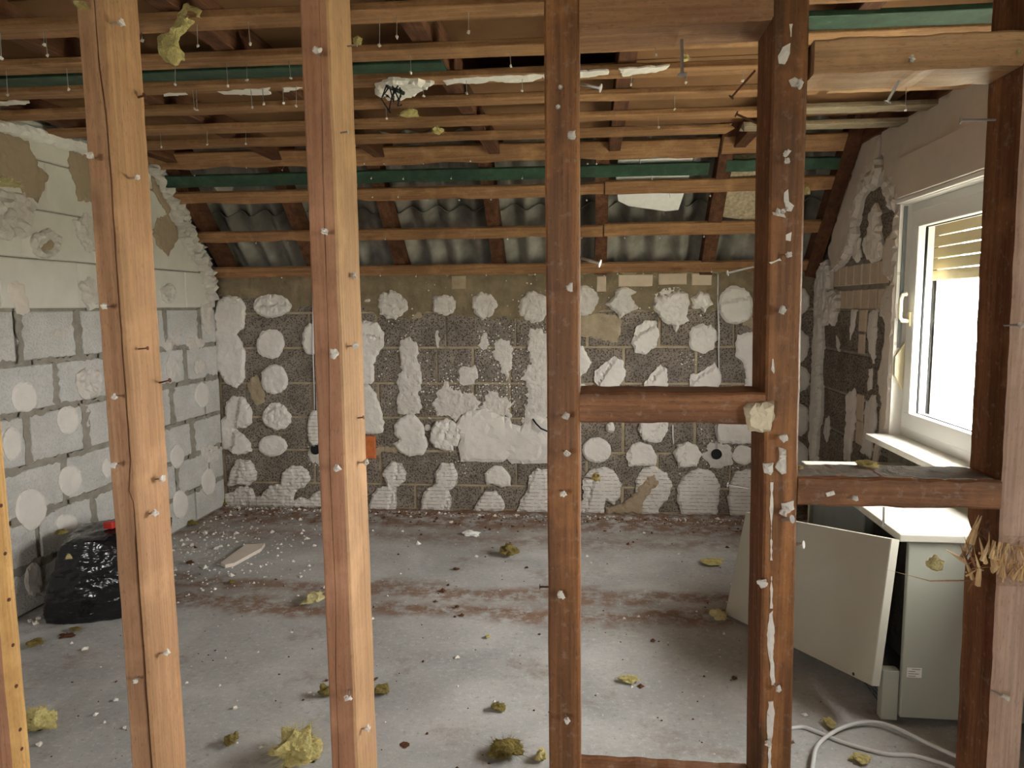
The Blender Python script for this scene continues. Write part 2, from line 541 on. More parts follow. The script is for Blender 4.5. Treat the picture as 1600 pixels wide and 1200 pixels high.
def relief(name, poly, fr, t, mat, parent, jag=.004, edge=.014, rough=.002, res=.02, seed=0, step=None, local=True, rfreq=30, spike=0.0, dish=0.0, sink=.004):
    """A slab of plaster with the outline poly (2-D, metres) on the frame fr=(origin, ex, ey, en): bevelled ragged rim, uneven top."""
    O, ex, ey, en = fr
    out = []
    n = len(poly)
    for i in range(n):
        a, b = Vector(poly[i]), Vector(poly[(i + 1) % n]); L = (b - a).length
        k = max(1, int(L / res))
        for j in range(k):
            out.append(a.lerp(b, j / k))
    # ragged rim
    m = len(out); o2 = []
    for i, p in enumerate(out):
        tg = out[(i + 1) % m] - out[i - 1]
        nr = Vector((tg.y, -tg.x)); nr = nr.normalized() if nr.length > 1e-9 else Vector((0, 0))
        d = N(p.x * 38 + seed, p.y * 38, seed * .7) * jag * 1.6 + N(p.x * 110, p.y * 110 + seed) * jag * .8
        if spike:
            d += abs(N(p.x * 16 + seed * 2, p.y * 16, 4.4)) ** 2 * spike
        o2.append(p + nr * d)
    out = [(p.x, p.y) for p in o2]
    xs = [p[0] for p in out]; ys = [p[1] for p in out]
    rnd = random.Random(int(seed * 977) + 5)
    pts = [Vector(p) for p in out]
    g = res * 1.25
    x = min(xs)
    inner = []
    while x < max(xs):
        y = min(ys)
        while y < max(ys):
            q = (x + rnd.uniform(-.3, .3) * g, y + rnd.uniform(-.3, .3) * g)
            if inside(q, out):
                d = min((q[0] - px) ** 2 + (q[1] - py) ** 2 for px, py in out) ** .5
                if d > res * .35:
                    inner.append((q, d))
            y += g
        x += g
    pts += [Vector(q) for q, _ in inner]
    vco, _, faces, ov, _, _ = delaunay_2d_cdt(pts, [(i, (i + 1) % m) for i in range(m)], [], 1, 1e-7)
    hs = []
    for k, p in enumerate(vco):
        src = [i for i in ov[k] if i >= m] if ov[k] else []
        if src:
            d = inner[src[0] - m][1]
        elif ov[k]:
            d = 0.0
        else:
            d = 0.0
        e = min(1.0, d / edge); e = e * e * (3 - 2 * e)
        h = t * (.45 + .55 * e) + rough * N(p.x * rfreq + seed, p.y * rfreq, 2.2) * (0.4 + e) + rough * .7 * N(p.x * rfreq * 2.7, p.y * rfreq * 2.7, seed)
        if dish:
            h -= dish * min(1.0, d / (edge * 2.5)) ** 2
        if step:
            (ax, ay), (bx, by), dh = step
            sd = (bx - ax) * (p.y - ay) - (by - ay) * (p.x - ax)
            sd = sd / math.hypot(bx - ax, by - ay) + .012 * N(p.x * 25, p.y * 25, seed + 9)
            if sd > 0 and e > .1:
                h += dh
            if abs(sd) < .008 and e > .25:
                h -= .010
        hs.append(max(h, .0015))
    vs = [O + ex * p.x + ey * p.y + en * hs[k] for k, p in enumerate(vco)]
    fs = [tuple(f) for f in faces]
    # rim down to the wall
    edges = {}
    for f in fs:
        for i in range(len(f)):
            a, b = f[i], f[(i + 1) % len(f)]
            key = (min(a, b), max(a, b)); edges.setdefault(key, []).append((a, b))
    base = {}
    for key, l_ in edges.items():
        if len(l_) == 1:
            a, b = l_[0]
            for q in (a, b):
                if q not in base:
                    base[q] = len(vs); p = vco[q]; vs.append(O + ex * p.x + ey * p.y - en * sink)
            fs.append((b, a, base[a], base[b]))
    o = mesh_obj(name, vs, fs, mat, parent, local=local)
    return o


# ------------------------------------------------------------------ shared small meshes
def lump_mesh(name, mat, seed, rough=.35, sub=2):
    bm = bmesh.new(); bmesh.ops.create_icosphere(bm, subdivisions=sub, radius=1)
    for v in bm.verts:
        k = 1 + rough * N(v.co.x * 1.6 + seed, v.co.y * 1.6, v.co.z * 1.6) + rough * .6 * N(v.co.x * 4 + seed, v.co.y * 4, v.co.z * 4)
        v.co *= k
    me = bpy.data.meshes.new(name); bm.to_mesh(me); bm.free(); me.materials.append(M[mat]); return me


LUMPS = [lump_mesh('plaster_lump', 'crumb', s * 5.3, .75) for s in range(4)]


def nail_mesh(mat, headr=2.6):
    mb = MB(); mb.tube([(0, 0, 0), (0, 0, -.96)], 1.0, 6); mb.tube([(0, 0, -.96), (0, 0, -1.0)], headr, 8)
    for v in mb.v:      # unit radius means 1.8 mm; unit length is the nail's length
        pass
    me = bpy.data.meshes.new('nail'); me.from_pydata([tuple(v) for v in mb.v], [], mb.f); me.materials.append(M[mat]); return me


NAIL = nail_mesh('steel'); NAIL_RUST = nail_mesh('rust')


def nail(p, q, parent, me=None, r=.0018):
    """A nail from its entry point p to its free end (head) q, both in world space."""
    p, q = Vector(p), Vector(q); d = q - p; L = d.length
    o = bpy.data.objects.new('nail', me or NAIL); link(o, parent)
    o.location = p - gorigin(parent); o.scale = (r, r, L)
    o.rotation_mode = 'QUATERNION'; o.rotation_quaternion = Vector((0, 0, -1)).rotation_difference(d.normalized())
    return o


def lump(p, size, parent, k=0, name='plaster_lump'):
    o = bpy.data.objects.new(name, LUMPS[k % len(LUMPS)]); link(o, parent)
    o.location = Vector(p) - gorigin(parent)
    s = size if isinstance(size, (tuple, list)) else (size, size, size)
    o.scale = s; o.rotation_euler = (k * 1.3, k * .7, k * 2.1)
    return o


# ================================================================== THE SETTING
def frame_obj(name, mb, mat, loc, rz, mats=None):
    me = bpy.data.meshes.new(name); me.from_pydata([tuple(v) for v in mb.v], [], mb.f); me.materials.append(M[mat])
    o = bpy.data.objects.new(name, me); o.location = loc; o.rotation_euler = (0, 0, rz); link(o); o['kind'] = 'structure'
    return o


LOC = (Vector((0, 0, 0)), Vector((1, 0, 0)), Vector((0, 0, 1)), Vector((0, -1, 0)))   # a wall's own frame

# floor
mb = MB(); mb.box((XL - .3, YF - .3, -.2), (XR + .3, 5.6, 0))
fl = frame_obj('floor', mb, 'concrete', (0, 0, 0), 0)
# ground outside
mb = MB(); mb.box((-60, -60, -3.4), (90, 60, -3.2))
frame_obj('ground', mb, 'grass', (0, 0, 0), 0)

# ---- back wall (knee wall) : frame origin at the left corner, x along the wall
BA = Vector((XL, 5.06, 0)); BR = math.atan2(.105, 4.36)
mb = MB(); mb.box((-.3, .009, 0), (4.7, .3, 1.74))
wall_back = frame_obj('wall_back', mb, 'mortar', BA, BR)
BN = Vector((-math.sin(BR), math.cos(BR), 0)); BX = Vector((math.cos(BR), math.sin(BR), 0))


def bk(x, y):
    p = hit(x, y, BN, BN.dot(BA)); return ((p - BA).dot(BX), p.z)


def lf(x, y):
    p = on_x(x, y, XL); return (p.y, p.z)


def rg(x, y):
    p = on_x(x, y, XR); return (-p.y, p.z)


BLK = {}


def block(parent, u0, u1, z0, z1, mat, proud=0.0, name='block', depth=.05, ch=.005):
    key = (round(u1 - u0, 3), round(z1 - z0, 3), mat, depth)
    if key not in BLK:
        a, h = (u1 - u0) / 2, z1 - z0; e = ch
        v = [(-a + e, 0, e), (a - e, 0, e), (a - e, 0, h - e), (-a + e, 0, h - e),
             (-a, e, 0), (a, e, 0), (a, e, h), (-a, e, h), (-a, depth, 0), (a, depth, 0), (a, depth, h), (-a, depth, h)]
        f = [(0, 1, 2, 3)]
        for k in range(4):
            k2 = (k + 1) % 4
            f += [(4 + k, 4 + k2, k2, k), (8 + k, 8 + k2, 4 + k2, 4 + k)]
        me = bpy.data.meshes.new(name); me.from_pydata(v, [], f); me.materials.append(M[mat]); BLK[key] = me
    o = bpy.data.objects.new(name, BLK[key]); link(o, parent); o.location = ((u0 + u1) / 2, -proud, z0)
    return o


def course(parent, u_lo, u_hi, joints, z0, z1, mat, gap, rnd, wob=.0):
    js = sorted([u_lo] + [j for j in joints if u_lo + .06 < j < u_hi - .06] + [u_hi])
    for a, b in zip(js, js[1:]):
        if b - a > .05:
            block(parent, round(a + gap / 2, 2), round(b - gap / 2, 2), z0 + gap / 2, z1 - gap / 2, mat, rnd.uniform(-.002, .002))


rnd = random.Random(3)
rows = [0.0, .187, .442, .692, .95, 1.213, 1.472, 1.733]
for i, (z0, z1) in enumerate(zip(rows, rows[1:])):
    ref = bk(974 if i % 2 == 0 else 1030, 600)[0]
    J = [ref + k * .513 for k in range(-9, 5)]
    if i in (3, 4):
        J += [bk(x, 600)[0] for x in (626, 684, 739, 797)]
        J = sorted(J); J = [j for k, j in enumerate(J) if k == 0 or j - J[k - 1] > .12]
    course(wall_back, .0, 4.34, J, z0, z1, 'pumice', .016, rnd)

# cement render and mortar left on the top of the wall
PZ = []
for x, y in [(336, 428), (336, 452), (372, 468), (400, 466), (450, 488), (486, 478), (560, 478), (600, 496), (640, 499), (668, 488), (706, 492), (742, 496), (790, 498),
             (850, 501), (886, 490), (930, 492), (962, 474), (1000, 480), (1026, 488), (1072, 480), (1118, 486), (1180, 478), (1262, 482), (1270, 424), (960, 426), (640, 428)]:
    PZ.append(bk(x, y))
relief('cement_render', PZ, LOC, .010, 'parge', wall_back, .02, .02, .008, .035, 3.3, rfreq=14)
for k, pl in enumerate([[(904, 492), (930, 488), (960, 492), (972, 504), (966, 536), (950, 534), (930, 528), (904, 524)],
                        [(400, 585), (412, 600), (414, 628), (402, 636), (392, 622), (386, 600)],
                        [(585, 700), (600, 698), (622, 700), (618, 708), (600, 706), (586, 712)],
                        [(636, 476), (656, 478), (662, 496), (640, 498)],
                        [(794, 480), (818, 490), (822, 500), (798, 498)],
                        [(1150, 480), (1176, 484), (1176, 512), (1160, 508)]]):
    relief('mortar_patch', [bk(*p) for p in pl], LOC, .007, 'mortar', wall_back, .012, .02, .005, .025, 11 + k, rfreq=18)
for x0, y0, x1, y1 in ((966, 429, 1020, 448), (1028, 427, 1073, 445), (1080, 427, 1112, 446), (932, 432, 947, 456), (706, 431, 728, 452)):
    a, b = bk(x0, y1), bk(x1, y0)
    block(wall_back, a[0], b[0], a[1], b[1], 'brick_cream' if x0 > 900 else 'mortar', .016, 'brick', .06)
a, b = bk(570, 716), bk(587, 681)
block(wall_back, a[0], b[0], a[1], b[1], 'brick_orange', .02, 'clay_brick', .06)

# dabs of plasterboard adhesive : outlines in the wall's own metres
DAB = 0


def z7(l):
    return [(320 + .1875 * x, 410 + .1875 * y) for x, y in l]


def z8(l):
    return [(320 + .1875 * x, 600 + .1875 * y) for x, y in l]


def zz(x0, y0):
    return lambda l: [(x0 + .2 * x, y0 + .2 * y) for x, y in l]


z1c, z2c, z3c, z4c = zz(560, 410), zz(560, 600), zz(880, 400), zz(880, 600)


def dab(pl, mat='plaster', t=.020, jag=.006, rough=.003, res=.013, step=None, spike=0.0, edge=.016, conv=bk, par=None, dish=0, name='adhesive_dab', sink=.006):
    global DAB
    DAB += 1
    poly = [conv(*p) for p in pl]
    area = sum(poly[i][0] * poly[(i + 1) % len(poly)][1] - poly[(i + 1) % len(poly)][0] * poly[i][1] for i in range(len(poly)))
    if area < 0:
        poly = poly[::-1]
    if conv is bk and sum(q[1] for q in poly) / len(poly) > 1.41:
        t += .013
    if step:
        (a, b, c, d, h) = step
        step = (conv(a, b), conv(c, d), h * 1.7)
    return relief(name, poly, LOC, t, mat, par or wall_back, jag, edge, rough, res, DAB * 1.37, step, spike=spike, dish=dish, sink=sink)


def E_(f, cx, cy, rx, ry, s=0, wob=.14):
    return f(ell(cx, cy, rx, ry, 18, s + cx * .01, wob))


dab(z7([(120, 310), (200, 270), (300, 290), (345, 370), (330, 540), (265, 600), (300, 640), (340, 760), (330, 980), (270, 1045), (180, 1010), (130, 920), (105, 900), (85, 430)]), t=.028, step=(340, 470, 380, 470, .006))
dab(E_(z7, 565, 365, 158, 92), t=.026, rough=.008, step=(400, 478, 450, 474, -.008))
dab(E_(z7, 550, 680, 115, 118), t=.025, step=(445, 520, 420, 500, -.004)); dab(E_(z7, 580, 975, 112, 122), t=.025)
dab(E_(z7, 885, 640, 68, 135), t=.022)
dab(z8([(180, 150), (235, 95), (330, 110), (400, 220), (395, 320), (345, 365), (260, 370), (300, 400), (380, 480), (395, 560), (340, 585), (240, 580), (195, 540), (150, 545), (135, 300), (180, 265)]), t=.026, step=(375, 640, 365, 700, .012))
dab(E_(z8, 605, 270, 118, 116), t=.028, rough=.007, step=(420, 640, 450, 630, -.008)); dab(E_(z8, 568, 515, 120, 86), t=.022, wob=.05) if False else dab(E_(z8, 568, 515, 120, 86, 0, .06), t=.022, jag=.002)
dab(E_(z8, 915, 370, 56, 150), 'plaster_lined', t=.022)
dab(E_(z8, 930, 590, 60, 70), 'plaster_rough', t=.006, jag=.012, spike=.05)
dab(z8([(270, 625), (380, 630), (440, 730), (430, 800), (370, 835), (300, 835), (195, 845), (210, 760)]), 'plaster_lined', t=.028, rough=.007, step=(378, 720, 372, 755, .012))
dab(z8([(160, 920), (250, 890), (300, 845), (360, 850), (410, 890), (420, 940), (470, 930), (540, 850), (640, 830), (650, 740), (720, 680), (800, 680), (870, 730), (880, 800), (830, 860), (770, 880), (740, 970), (790, 940), (860, 960), (930, 900), (990, 870), (1100, 880), (1100, 1025), (170, 1020)]), 'plaster_lined', t=.026, rough=.006)
dab(z1c([(60, 455), (150, 470), (200, 560), (205, 640), (150, 730), (120, 800), (130, 930), (100, 950), (-60, 950), (-60, 455)]), t=.02, step=(560, 522, 600, 530, .005))
dab(z2c([(75, 0), (130, 60), (170, 170), (200, 300), (190, 380), (80, 390), (-20, 390), (-20, 0)]), t=.024)
for a in ((270, 330, 118, 110), (670, 330, 92, 80), (985, 335, 100, 105), (1370, 350, 118, 128)):
    dab(E_(z1c, *a), 'plaster_rough', t=.014, jag=.012, rough=.006)
dab(ell(575, 470, 7, 3.5, 12), 'plaster_rough', t=.006)
dab(z1c([(330, 610), (400, 588), (465, 650), (455, 740), (490, 830), (488, 1000), (470, 1020), (490, 1110), (480, 1180), (400, 1195), (310, 1180), (300, 1060), (325, 1000), (295, 940), (320, 870), (345, 850), (335, 760), (320, 690)]), 'plaster_rough', t=.014, jag=.009, rough=.005, spike=.02)
dab(E_(z1c, 865, 880, 72, 72), 'plaster_rough', t=.008, jag=.014, spike=.04)
dab(E_(z1c, 985, 625, 34, 58), 'plaster_rough', t=.005, jag=.016, spike=.05)
dab(E_(z1c, 618, 600, 16, 70), 'plaster_rough', t=.006, jag=.008)
dab(z1c([(1070, 610), (1150, 600), (1200, 650), (1195, 760), (1190, 830), (1160, 930), (1140, 870), (1120, 790), (1060, 740)]), 'plaster_rough', t=.008, jag=.016, spike=.04)
dab(z1c([(1350, 530), (1440, 530), (1490, 560), (1490, 1270), (1290, 1270), (1330, 980), (1290, 900), (1300, 840), (1350, 800), (1350, 730), (1310, 650)]), 'plaster_rough', t=.009, jag=.016, spike=.05, rough=.005)
dab(z1c([(690, 920), (715, 990), (800, 1020), (900, 1030), (940, 1080), (945, 1140), (860, 1170), (760, 1220), (700, 1190), (620, 1190), (600, 1100), (640, 1000)]), 'plaster_rough', t=.008, jag=.016, spike=.05, rough=.005)
dab(z1c([(980, 1080), (1050, 1000), (1100, 1060), (1160, 1040), (1195, 1200), (1060, 1190), (960, 1160)]), 'plaster_rough', t=.007, jag=.018, spike=.05, rough=.005)
dab(z2c([(790, 260), (850, 215), (1000, 190), (1060, 225), (1180, 265), (1200, 310), (1270, 330), (1330, 260), (1400, 240), (1490, 290), (1490, 620), (1200, 620), (1160, 585), (1130, 608), (800, 605), (780, 490), (800, 430), (760, 320)]), t=.024, res=.03, rough=.004, jag=.005)
dab(z2c([(680, 265), (745, 290), (790, 340), (797, 430), (775, 490), (740, 480), (740, 520), (680, 525), (600, 495), (555, 440), (570, 350), (610, 290)]), t=.022, rough=.009, step=(690, 690, 705, 655, .01))
dab(z2c([(280, 330), (310, 280), (380, 240), (440, 240), (510, 320), (520, 400), (550, 470), (510, 550), (400, 565), (320, 530), (270, 465), (330, 430), (285, 400)]), t=.024, jag=.004)
dab(ell(668, 669, 5, 4.5, 10), 'plaster_rough', t=.01)
dab(z2c([(260, 600), (340, 620), (375, 690), (370, 750), (300, 810), (300, 900), (295, 980), (80, 975), (110, 860), (160, 810), (230, 790), (190, 700)]), 'plaster_lined', t=.03, step=(622, 725, 606, 800, -.008))
dab(z2c([(650, 615), (740, 620), (780, 700), (770, 780), (710, 830), (730, 930), (715, 980), (490, 980), (510, 850), (560, 800), (610, 770), (595, 700)]), 'plaster_lined', t=.03, step=(706, 765, 690, 800, -.008))
dab(z2c([(985, 700), (1050, 640), (1120, 640), (1190, 720), (1190, 795), (1110, 800), (1050, 780), (1000, 785)]), t=.022, jag=.004)
dab(z2c([(930, 920), (1000, 830), (1080, 840), (1145, 920), (1140, 985), (890, 990)]), 'plaster_lined', t=.026)
dab(z2c([(1330, 720), (1400, 660), (1490, 670), (1490, 1000), (1240, 995), (1270, 900), (1320, 830)]), 'plaster_lined', t=.03, step=(830, 750, 812, 795, .0))
dab(E_(z3c, 170, 350, 98, 116), 'plaster_rough', t=.014, jag=.01, rough=.005)
dab(z3c([(330, 380), (400, 310), (410, 260), (480, 235), (575, 280), (530, 310), (560, 370), (590, 410), (500, 450), (440, 490), (400, 430)]), 'plaster_rough', t=.02, rough=.006)
dab(z3c([(705, 360), (720, 300), (790, 250), (900, 250), (970, 300), (985, 370), (960, 470), (985, 510), (900, 540), (880, 600), (850, 545), (780, 510), (740, 460), (705, 420)]), t=.026, rough=.008, step=(1030, 465, 1075, 452, -.012))
dab(z3c([(1000, 330), (1060, 280), (1130, 290), (1170, 380), (1130, 400), (1105, 440), (1070, 410), (1000, 410)]), t=.024, rough=.008)
dab(E_(z3c, 1340, 385, 136, 152, 0, .08), t=.026, step=(1125, 474, 1180, 462, -.006))
dab(z3c([(570, 560), (640, 500), (720, 510), (750, 600), (720, 720), (640, 765), (560, 750), (535, 680)]), t=.026, step=(985, 530, 1030, 504, -.010))
dab(E_(z3c, 1090, 640, 116, 116), t=.018, jag=.008, rough=.005)
dab(z3c([(60, 720), (150, 700), (220, 830), (180, 910), (110, 945), (60, 940)]), t=.022)
dab(z3c([(330, 830), (400, 785), (470, 820), (490, 930), (430, 1030), (300, 1035), (240, 980), (240, 900)]), t=.028, step=(934, 600, 960, 562, -.008))
dab(z3c([(760, 850), (810, 880), (820, 1000), (800, 1080), (640, 1080), (630, 1000), (690, 910)]), t=.028, step=(1008, 604, 1030, 580, -.008))
dab(z3c([(990, 920), (1050, 920), (1180, 830), (1235, 930), (1230, 980), (1200, 1060), (985, 1060)]), t=.026, step=(1090, 590, 1120, 568, -.006))
dab(z3c([(1360, 610), (1520, 600), (1520, 1020), (1400, 1025), (1430, 950), (1400, 830), (1345, 780), (1350, 680)]), t=.022, jag=.01)
dab(E_(z3c, 150, 1015, 30, 16), 'plaster_rough', t=.012)
dab(E_(z4c, 262, 515, 113, 99, 0, .05), t=.024, jag=.003, rough=.0015)
dab(z4c([(600, 270), (815, 270), (815, 370), (760, 450), (690, 460), (620, 430), (585, 370)]), t=.026, step=(1008, 690, 1030, 665, .008))
dab(E_(z4c, 370, 340, 35, 42), t=.03)
dab(z4c([(490, 540), (540, 470), (600, 450), (690, 480), (730, 560), (720, 640), (510, 640)]), t=.026, step=(982, 725, 984, 700, -.006))
dab(z4c([(860, 540), (890, 480), (960, 450), (1040, 470), (1080, 550), (1040, 640), (900, 650)]), t=.026, step=(1066, 726, 1072, 695, .007))
dab(E_(z4c, 1215, 550, 112, 96), 'plaster_rough', t=.006, jag=.016, spike=.06)
dab(z4c([(1180, 330), (1230, 300), (1520, 300), (1520, 470), (1350, 465), (1200, 455)]), t=.024, rough=.004)
dab(E_(z4c, 1400, 555, 78, 76), t=.022)
dab(z4c([(150, 750), (200, 680), (300, 645), (400, 680), (455, 780), (440, 880), (400, 940), (330, 910), (320, 1010), (60, 1010), (100, 950), (160, 900)]), 'plaster_lined', t=.03, step=(918, 790, 925, 760, -.006))
dab(z4c([(620, 650), (720, 640), (800, 690), (855, 790), (810, 900), (760, 960), (740, 1015), (600, 1015), (600, 940), (560, 830), (570, 740)]), 'plaster_lined', t=.026, rough=.005)
dab(z4c([(330, 960), (420, 950), (540, 870), (600, 780), (640, 720), (700, 685), (765, 770), (700, 820), (640, 900), (620, 1010), (340, 1010)]), 'render_brown', t=.036, rough=.005, jag=.01, name='gypsum_remnant')
dab(z4c([(890, 800), (940, 720), (1050, 655), (1160, 680), (1220, 780), (1215, 870), (1200, 1020), (930, 1020), (885, 910)]), 'plaster_lined', t=.03, rough=.003)
dab(z4c([(1300, 790), (1340, 690), (1440, 660), (1520, 680), (1520, 1030), (1300, 1025), (1285, 900)]), 'plaster_lined', t=.03)
for cx, cy, rx, ry in ((1250, 540, 14, 24), (1248, 592, 17, 20), (1248, 655, 16, 26), (1248, 712, 14, 22), (1252, 470, 12, 20)):
    dab(ell(cx, cy, rx, ry, 16, cx + cy), t=.022)

# flecks of plaster splashed around the rough dabs (nobody could count them)
mbf = MB(); rf = random.Random(12)
for (cx, cy, rx, ry, n) in ((732, 585, 26, 22, 40), (757, 535, 14, 22, 40), (790, 560, 20, 50, 90), (840, 590, 24, 60, 90), (700, 610, 50, 36, 150), (780, 615, 36, 26, 110), (640, 560, 24, 70, 60),
                             (1118, 708, 32, 26, 80), (500, 715, 20, 22, 50), (600, 560, 24, 60, 30), (724, 728, 30, 16, 25), (850, 500, 20, 30, 25), (1075, 560, 20, 16, 20), (760, 460, 180, 34, 50), (1000, 470, 120, 34, 40)):
    for _ in range(n):
        u, z = bk(cx + rf.gauss(0, .6) * rx, cy + rf.gauss(0, .6) * ry)
        if not (.02 < u < 4.3 and .02 < z < 1.72):
            continue
        r = rf.uniform(.002, .007); a0 = rf.random() * 6
        pts = [(u + r * rf.uniform(.5, 1.3) * math.cos(a0 + k * 1.047), -.012 if z > 1.4 else -.003, z + r * rf.uniform(.5, 1.3) * math.sin(a0 + k * 1.047)) for k in range(6)]
        base = [(p[0], .002, p[2]) for p in pts]
        mbf.add(pts + base, [(0, 1, 2, 3, 4, 5)] + [(k, k + 6, (k + 1) % 6 + 6, (k + 1) % 6) for k in range(6)])
o = mbf.build('plaster_flecks', 'crumb', wall_back, local=True); o['kind'] = 'stuff'

# flush sockets and cables on the back wall


def socket(px, py, r=.037):
    u, z = bk(px, py); mbs = MB(); n = 20
    for k in range(n):
        a0 = 2 * math.pi * k / n; a1 = 2 * math.pi * (k + 1) / n
        q = []
        for rr, yy in ((r, -.020), (r * .88, -.021), (r * .84, -.0115)):
            q.append([(u + rr * math.cos(a), yy, z + rr * math.sin(a)) for a in (a0, a1)])
        o0 = [(u + r * math.cos(a), .004, z + r * math.sin(a)) for a in (a0, a1)]
        mbs.add([o0[0], o0[1], q[0][1], q[0][0]], [(0, 1, 2, 3)])
        mbs.add([q[0][0], q[0][1], q[1][1], q[1][0]], [(0, 1, 2, 3)])
        mbs.add([q[1][0], q[1][1], q[2][1], q[2][0]], [(0, 1, 2, 3)])
        mbs.add([q[2][0], q[2][1], (u, -.0112, z)], [(0, 1, 2)])
    return mbs.build('socket_box', 'rubber', wall_back, local=True)


socket(1119, 709); socket(494, 702)


def wall_cable(pts, r=.004):
    m_ = MB(); P = []
    for px, py, d in pts:
        u, z = bk(px, py); P.append((u, -d, z))
    m_.tube(P, r, 6); return m_.build('cable', 'cable', wall_back, smooth=True, local=True)


wall_cable([(1121, 428, .016), (1121, 470, .006), (1122, 520, .034), (1122, 545, .02), (1123, 580, .006)], .005)
wall_cable([(1120, 690, .03), (1119, 660, .032), (1120, 700, .02)], .003)
wall_cable([(489, 440, .014), (490, 480, .012), (491, 540, .03), (491, 590, .008), (492, 640, .008)], .004)
wall_cable([(494, 520, .012), (494, 570, .006), (495, 600, .006), (496, 642, .01)], .004)
wall_cable([(1051, 664, .006), (1051, 680, .006), (1052, 694, .006)], .006)
wall_cable([(833, 654, .026), (838, 660, .05), (846, 667, .07), (856, 671, .08)], .006).data.materials[0] = M['rubber']

# ---- left wall
mb = MB(); mb.box((YF - .3, .014, 0), (5.4, .3, 3.1))
wall_left = frame_obj('wall_left', mb, 'mortar_grey', (XL, 0, 0), math.pi / 2)
rnd = random.Random(4)
lrows = [0.0, .232, .482, .732, 1.0, 1.249, 1.516, 1.767, 2.016, 2.266, 2.46]
for i, (z0, z1) in enumerate(zip(lrows, lrows[1:])):
    up = z0 > 1.5
    L = .52 if up else .411
    ref = {0: 3.43, 1: 3.62, 2: 3.425, 3: 3.61, 4: 3.42, 5: 3.60, 6: 3.63, 7: 3.26, 8: 3.45, 9: 3.2}[i]
    hi = 5.05 - max(0.0, (z0 + z1) / 2 - 1.70)
    J = [ref + k * L + (rnd.uniform(-.02, .02) if not up else 0) for k in range(-6, 6)]
    course(wall_left, 1.45, hi, J, z0, z1, 'cream_block' if up else 'grey_block', .007 if up else .026, rnd)


rl_ = random.Random(8)
for z in (.232, .482, .732, 1.0, 1.249):
    u = 2.6
    while u < 4.95:
        L_ = rl_.uniform(.25, .6); b = min(u + L_, 5.0); h = rl_.uniform(.012, .022)
        DAB += 1
        relief('mortar_joint', [(u, z - h), ((u + b) / 2, z - h * rl_.uniform(.6, 1.3)), (b, z - h), (b, z + h), ((u + b) / 2, z + h * rl_.uniform(.6, 1.3)), (u, z + h)], LOC, .003, 'mortar_grey', wall_left, .012, .008, .003, .022, DAB * 1.37, spike=.012)
        u = b + rl_.uniform(.02, .12)
for (i, us) in ((5, (3.2, 3.6, 4.4, 4.81)), (4, (3.41, 4.61)), (3, (3.2, 3.61, 4.43)), (2, (3.42, 4.65)), (1, (3.62, 4.44))):
    for u in us:
        DAB += 1; h = rl_.uniform(.014, .03); z0, z1 = lrows[i] + .01, lrows[i + 1] - .01
        relief('mortar_joint', [(u - h, z0), (u + h, z0), (u + h * rl_.uniform(.6, 1.2), (z0 + z1) / 2), (u + h, z1), (u - h, z1), (u - h * rl_.uniform(.6, 1.2), (z0 + z1) / 2)], LOC, .003, 'mortar_grey', wall_left, .012, .008, .003, .022, DAB * 1.37, spike=.015)


def dl(pl, **k):
    return dab(pl, conv=lf, par=wall_left, **k)


def el(cx, cy, rx, ry, s=0, wob=.08):
    return ell(cx, cy, rx, ry, 18, s + cx * .03, wob)


for a in ((37, 620, 20, 25), (105, 656, 17, 22), (109, 751, 18, 25), (47, 796, 24, 32), (276, 713, 11, 18), (315, 617, 11, 20), (325, 753, 11, 21), (281, 788, 12, 22), (167, 731, 8, 16), (104, 818, 17, 15), (18, 693, 15, 26), (52, 905, 14, 26)):
    dl(el(*a), t=.010, jag=.003, rough=.0015, edge=.01)
dl(el(137, 598, 21, 25, 3, .14), t=.020, rough=.012, jag=.008, mat='plaster_rough', dish=.008)
for a in ((328, 709, 14, 14), (270, 575, 10, 18), (312, 573, 10, 12), (277, 525, 6, 12), (262, 540, 9, 9), (303, 536, 14, 9), (95, 520, 10, 8)):
    dl(el(*a, 2, .3), t=.007, jag=.012, rough=.006, mat='plaster_rough', spike=.03)
dl(el(69, 380, 23, 22, 5, .2), t=.030, rough=.014, jag=.01, mat='plaster_rough', dish=.022)
dl(el(73, 386, 12, 13, 6, .2), t=.013, mat='render_brown', name='gypsum_remnant')
dl(el(262, 459, 11, 15, 7, .2), t=.024, rough=.008, mat='plaster_rough', dish=.022)
dl([(124, 440), (140, 434), (152, 445), (154, 480), (138, 484), (128, 468)], t=.028, rough=.012, mat='plaster_rough', jag=.01)
dl([(12, 444), (26, 438), (38, 446), (44, 470), (46, 486), (36, 492), (26, 490), (22, 472), (12, 462)], t=.006, mat='render')
dl([(-30, 196), (44, 220), (51, 240), (58, 258), (74, 275), (70, 296), (58, 316), (38, 307), (32, 293), (-30, 284)], t=.012, mat='render_brown', jag=.01, name='gypsum_remnant')
dl([(108, 236), (160, 250), (175, 330), (136, 315), (122, 313), (115, 287), (108, 267)], t=.012, mat='render_brown', jag=.012, name='gypsum_remnant')
dl([(112, 345), (130, 336), (160, 345), (165, 385), (140, 395), (120, 372)], t=.02, mat='plaster_rough', jag=.012, rough=.01)
dl([(245, 340), (262, 337), (274, 354), (277, 372), (262, 401), (245, 383), (239, 366)], t=.014, mat='render_brown', jag=.008, name='gypsum_remnant')
dl([(235, 272), (250, 290), (268, 325), (262, 336), (250, 318), (238, 296)], t=.012, mat='render_brown', jag=.006, name='gypsum_remnant')
dl([(-30, 292), (35, 303), (50, 318), (44, 345), (38, 372), (18, 374), (-30, 366)], t=.034, mat='plaster_rough', rough=.03, jag=.014, name='plaster_remnant', res=.018)
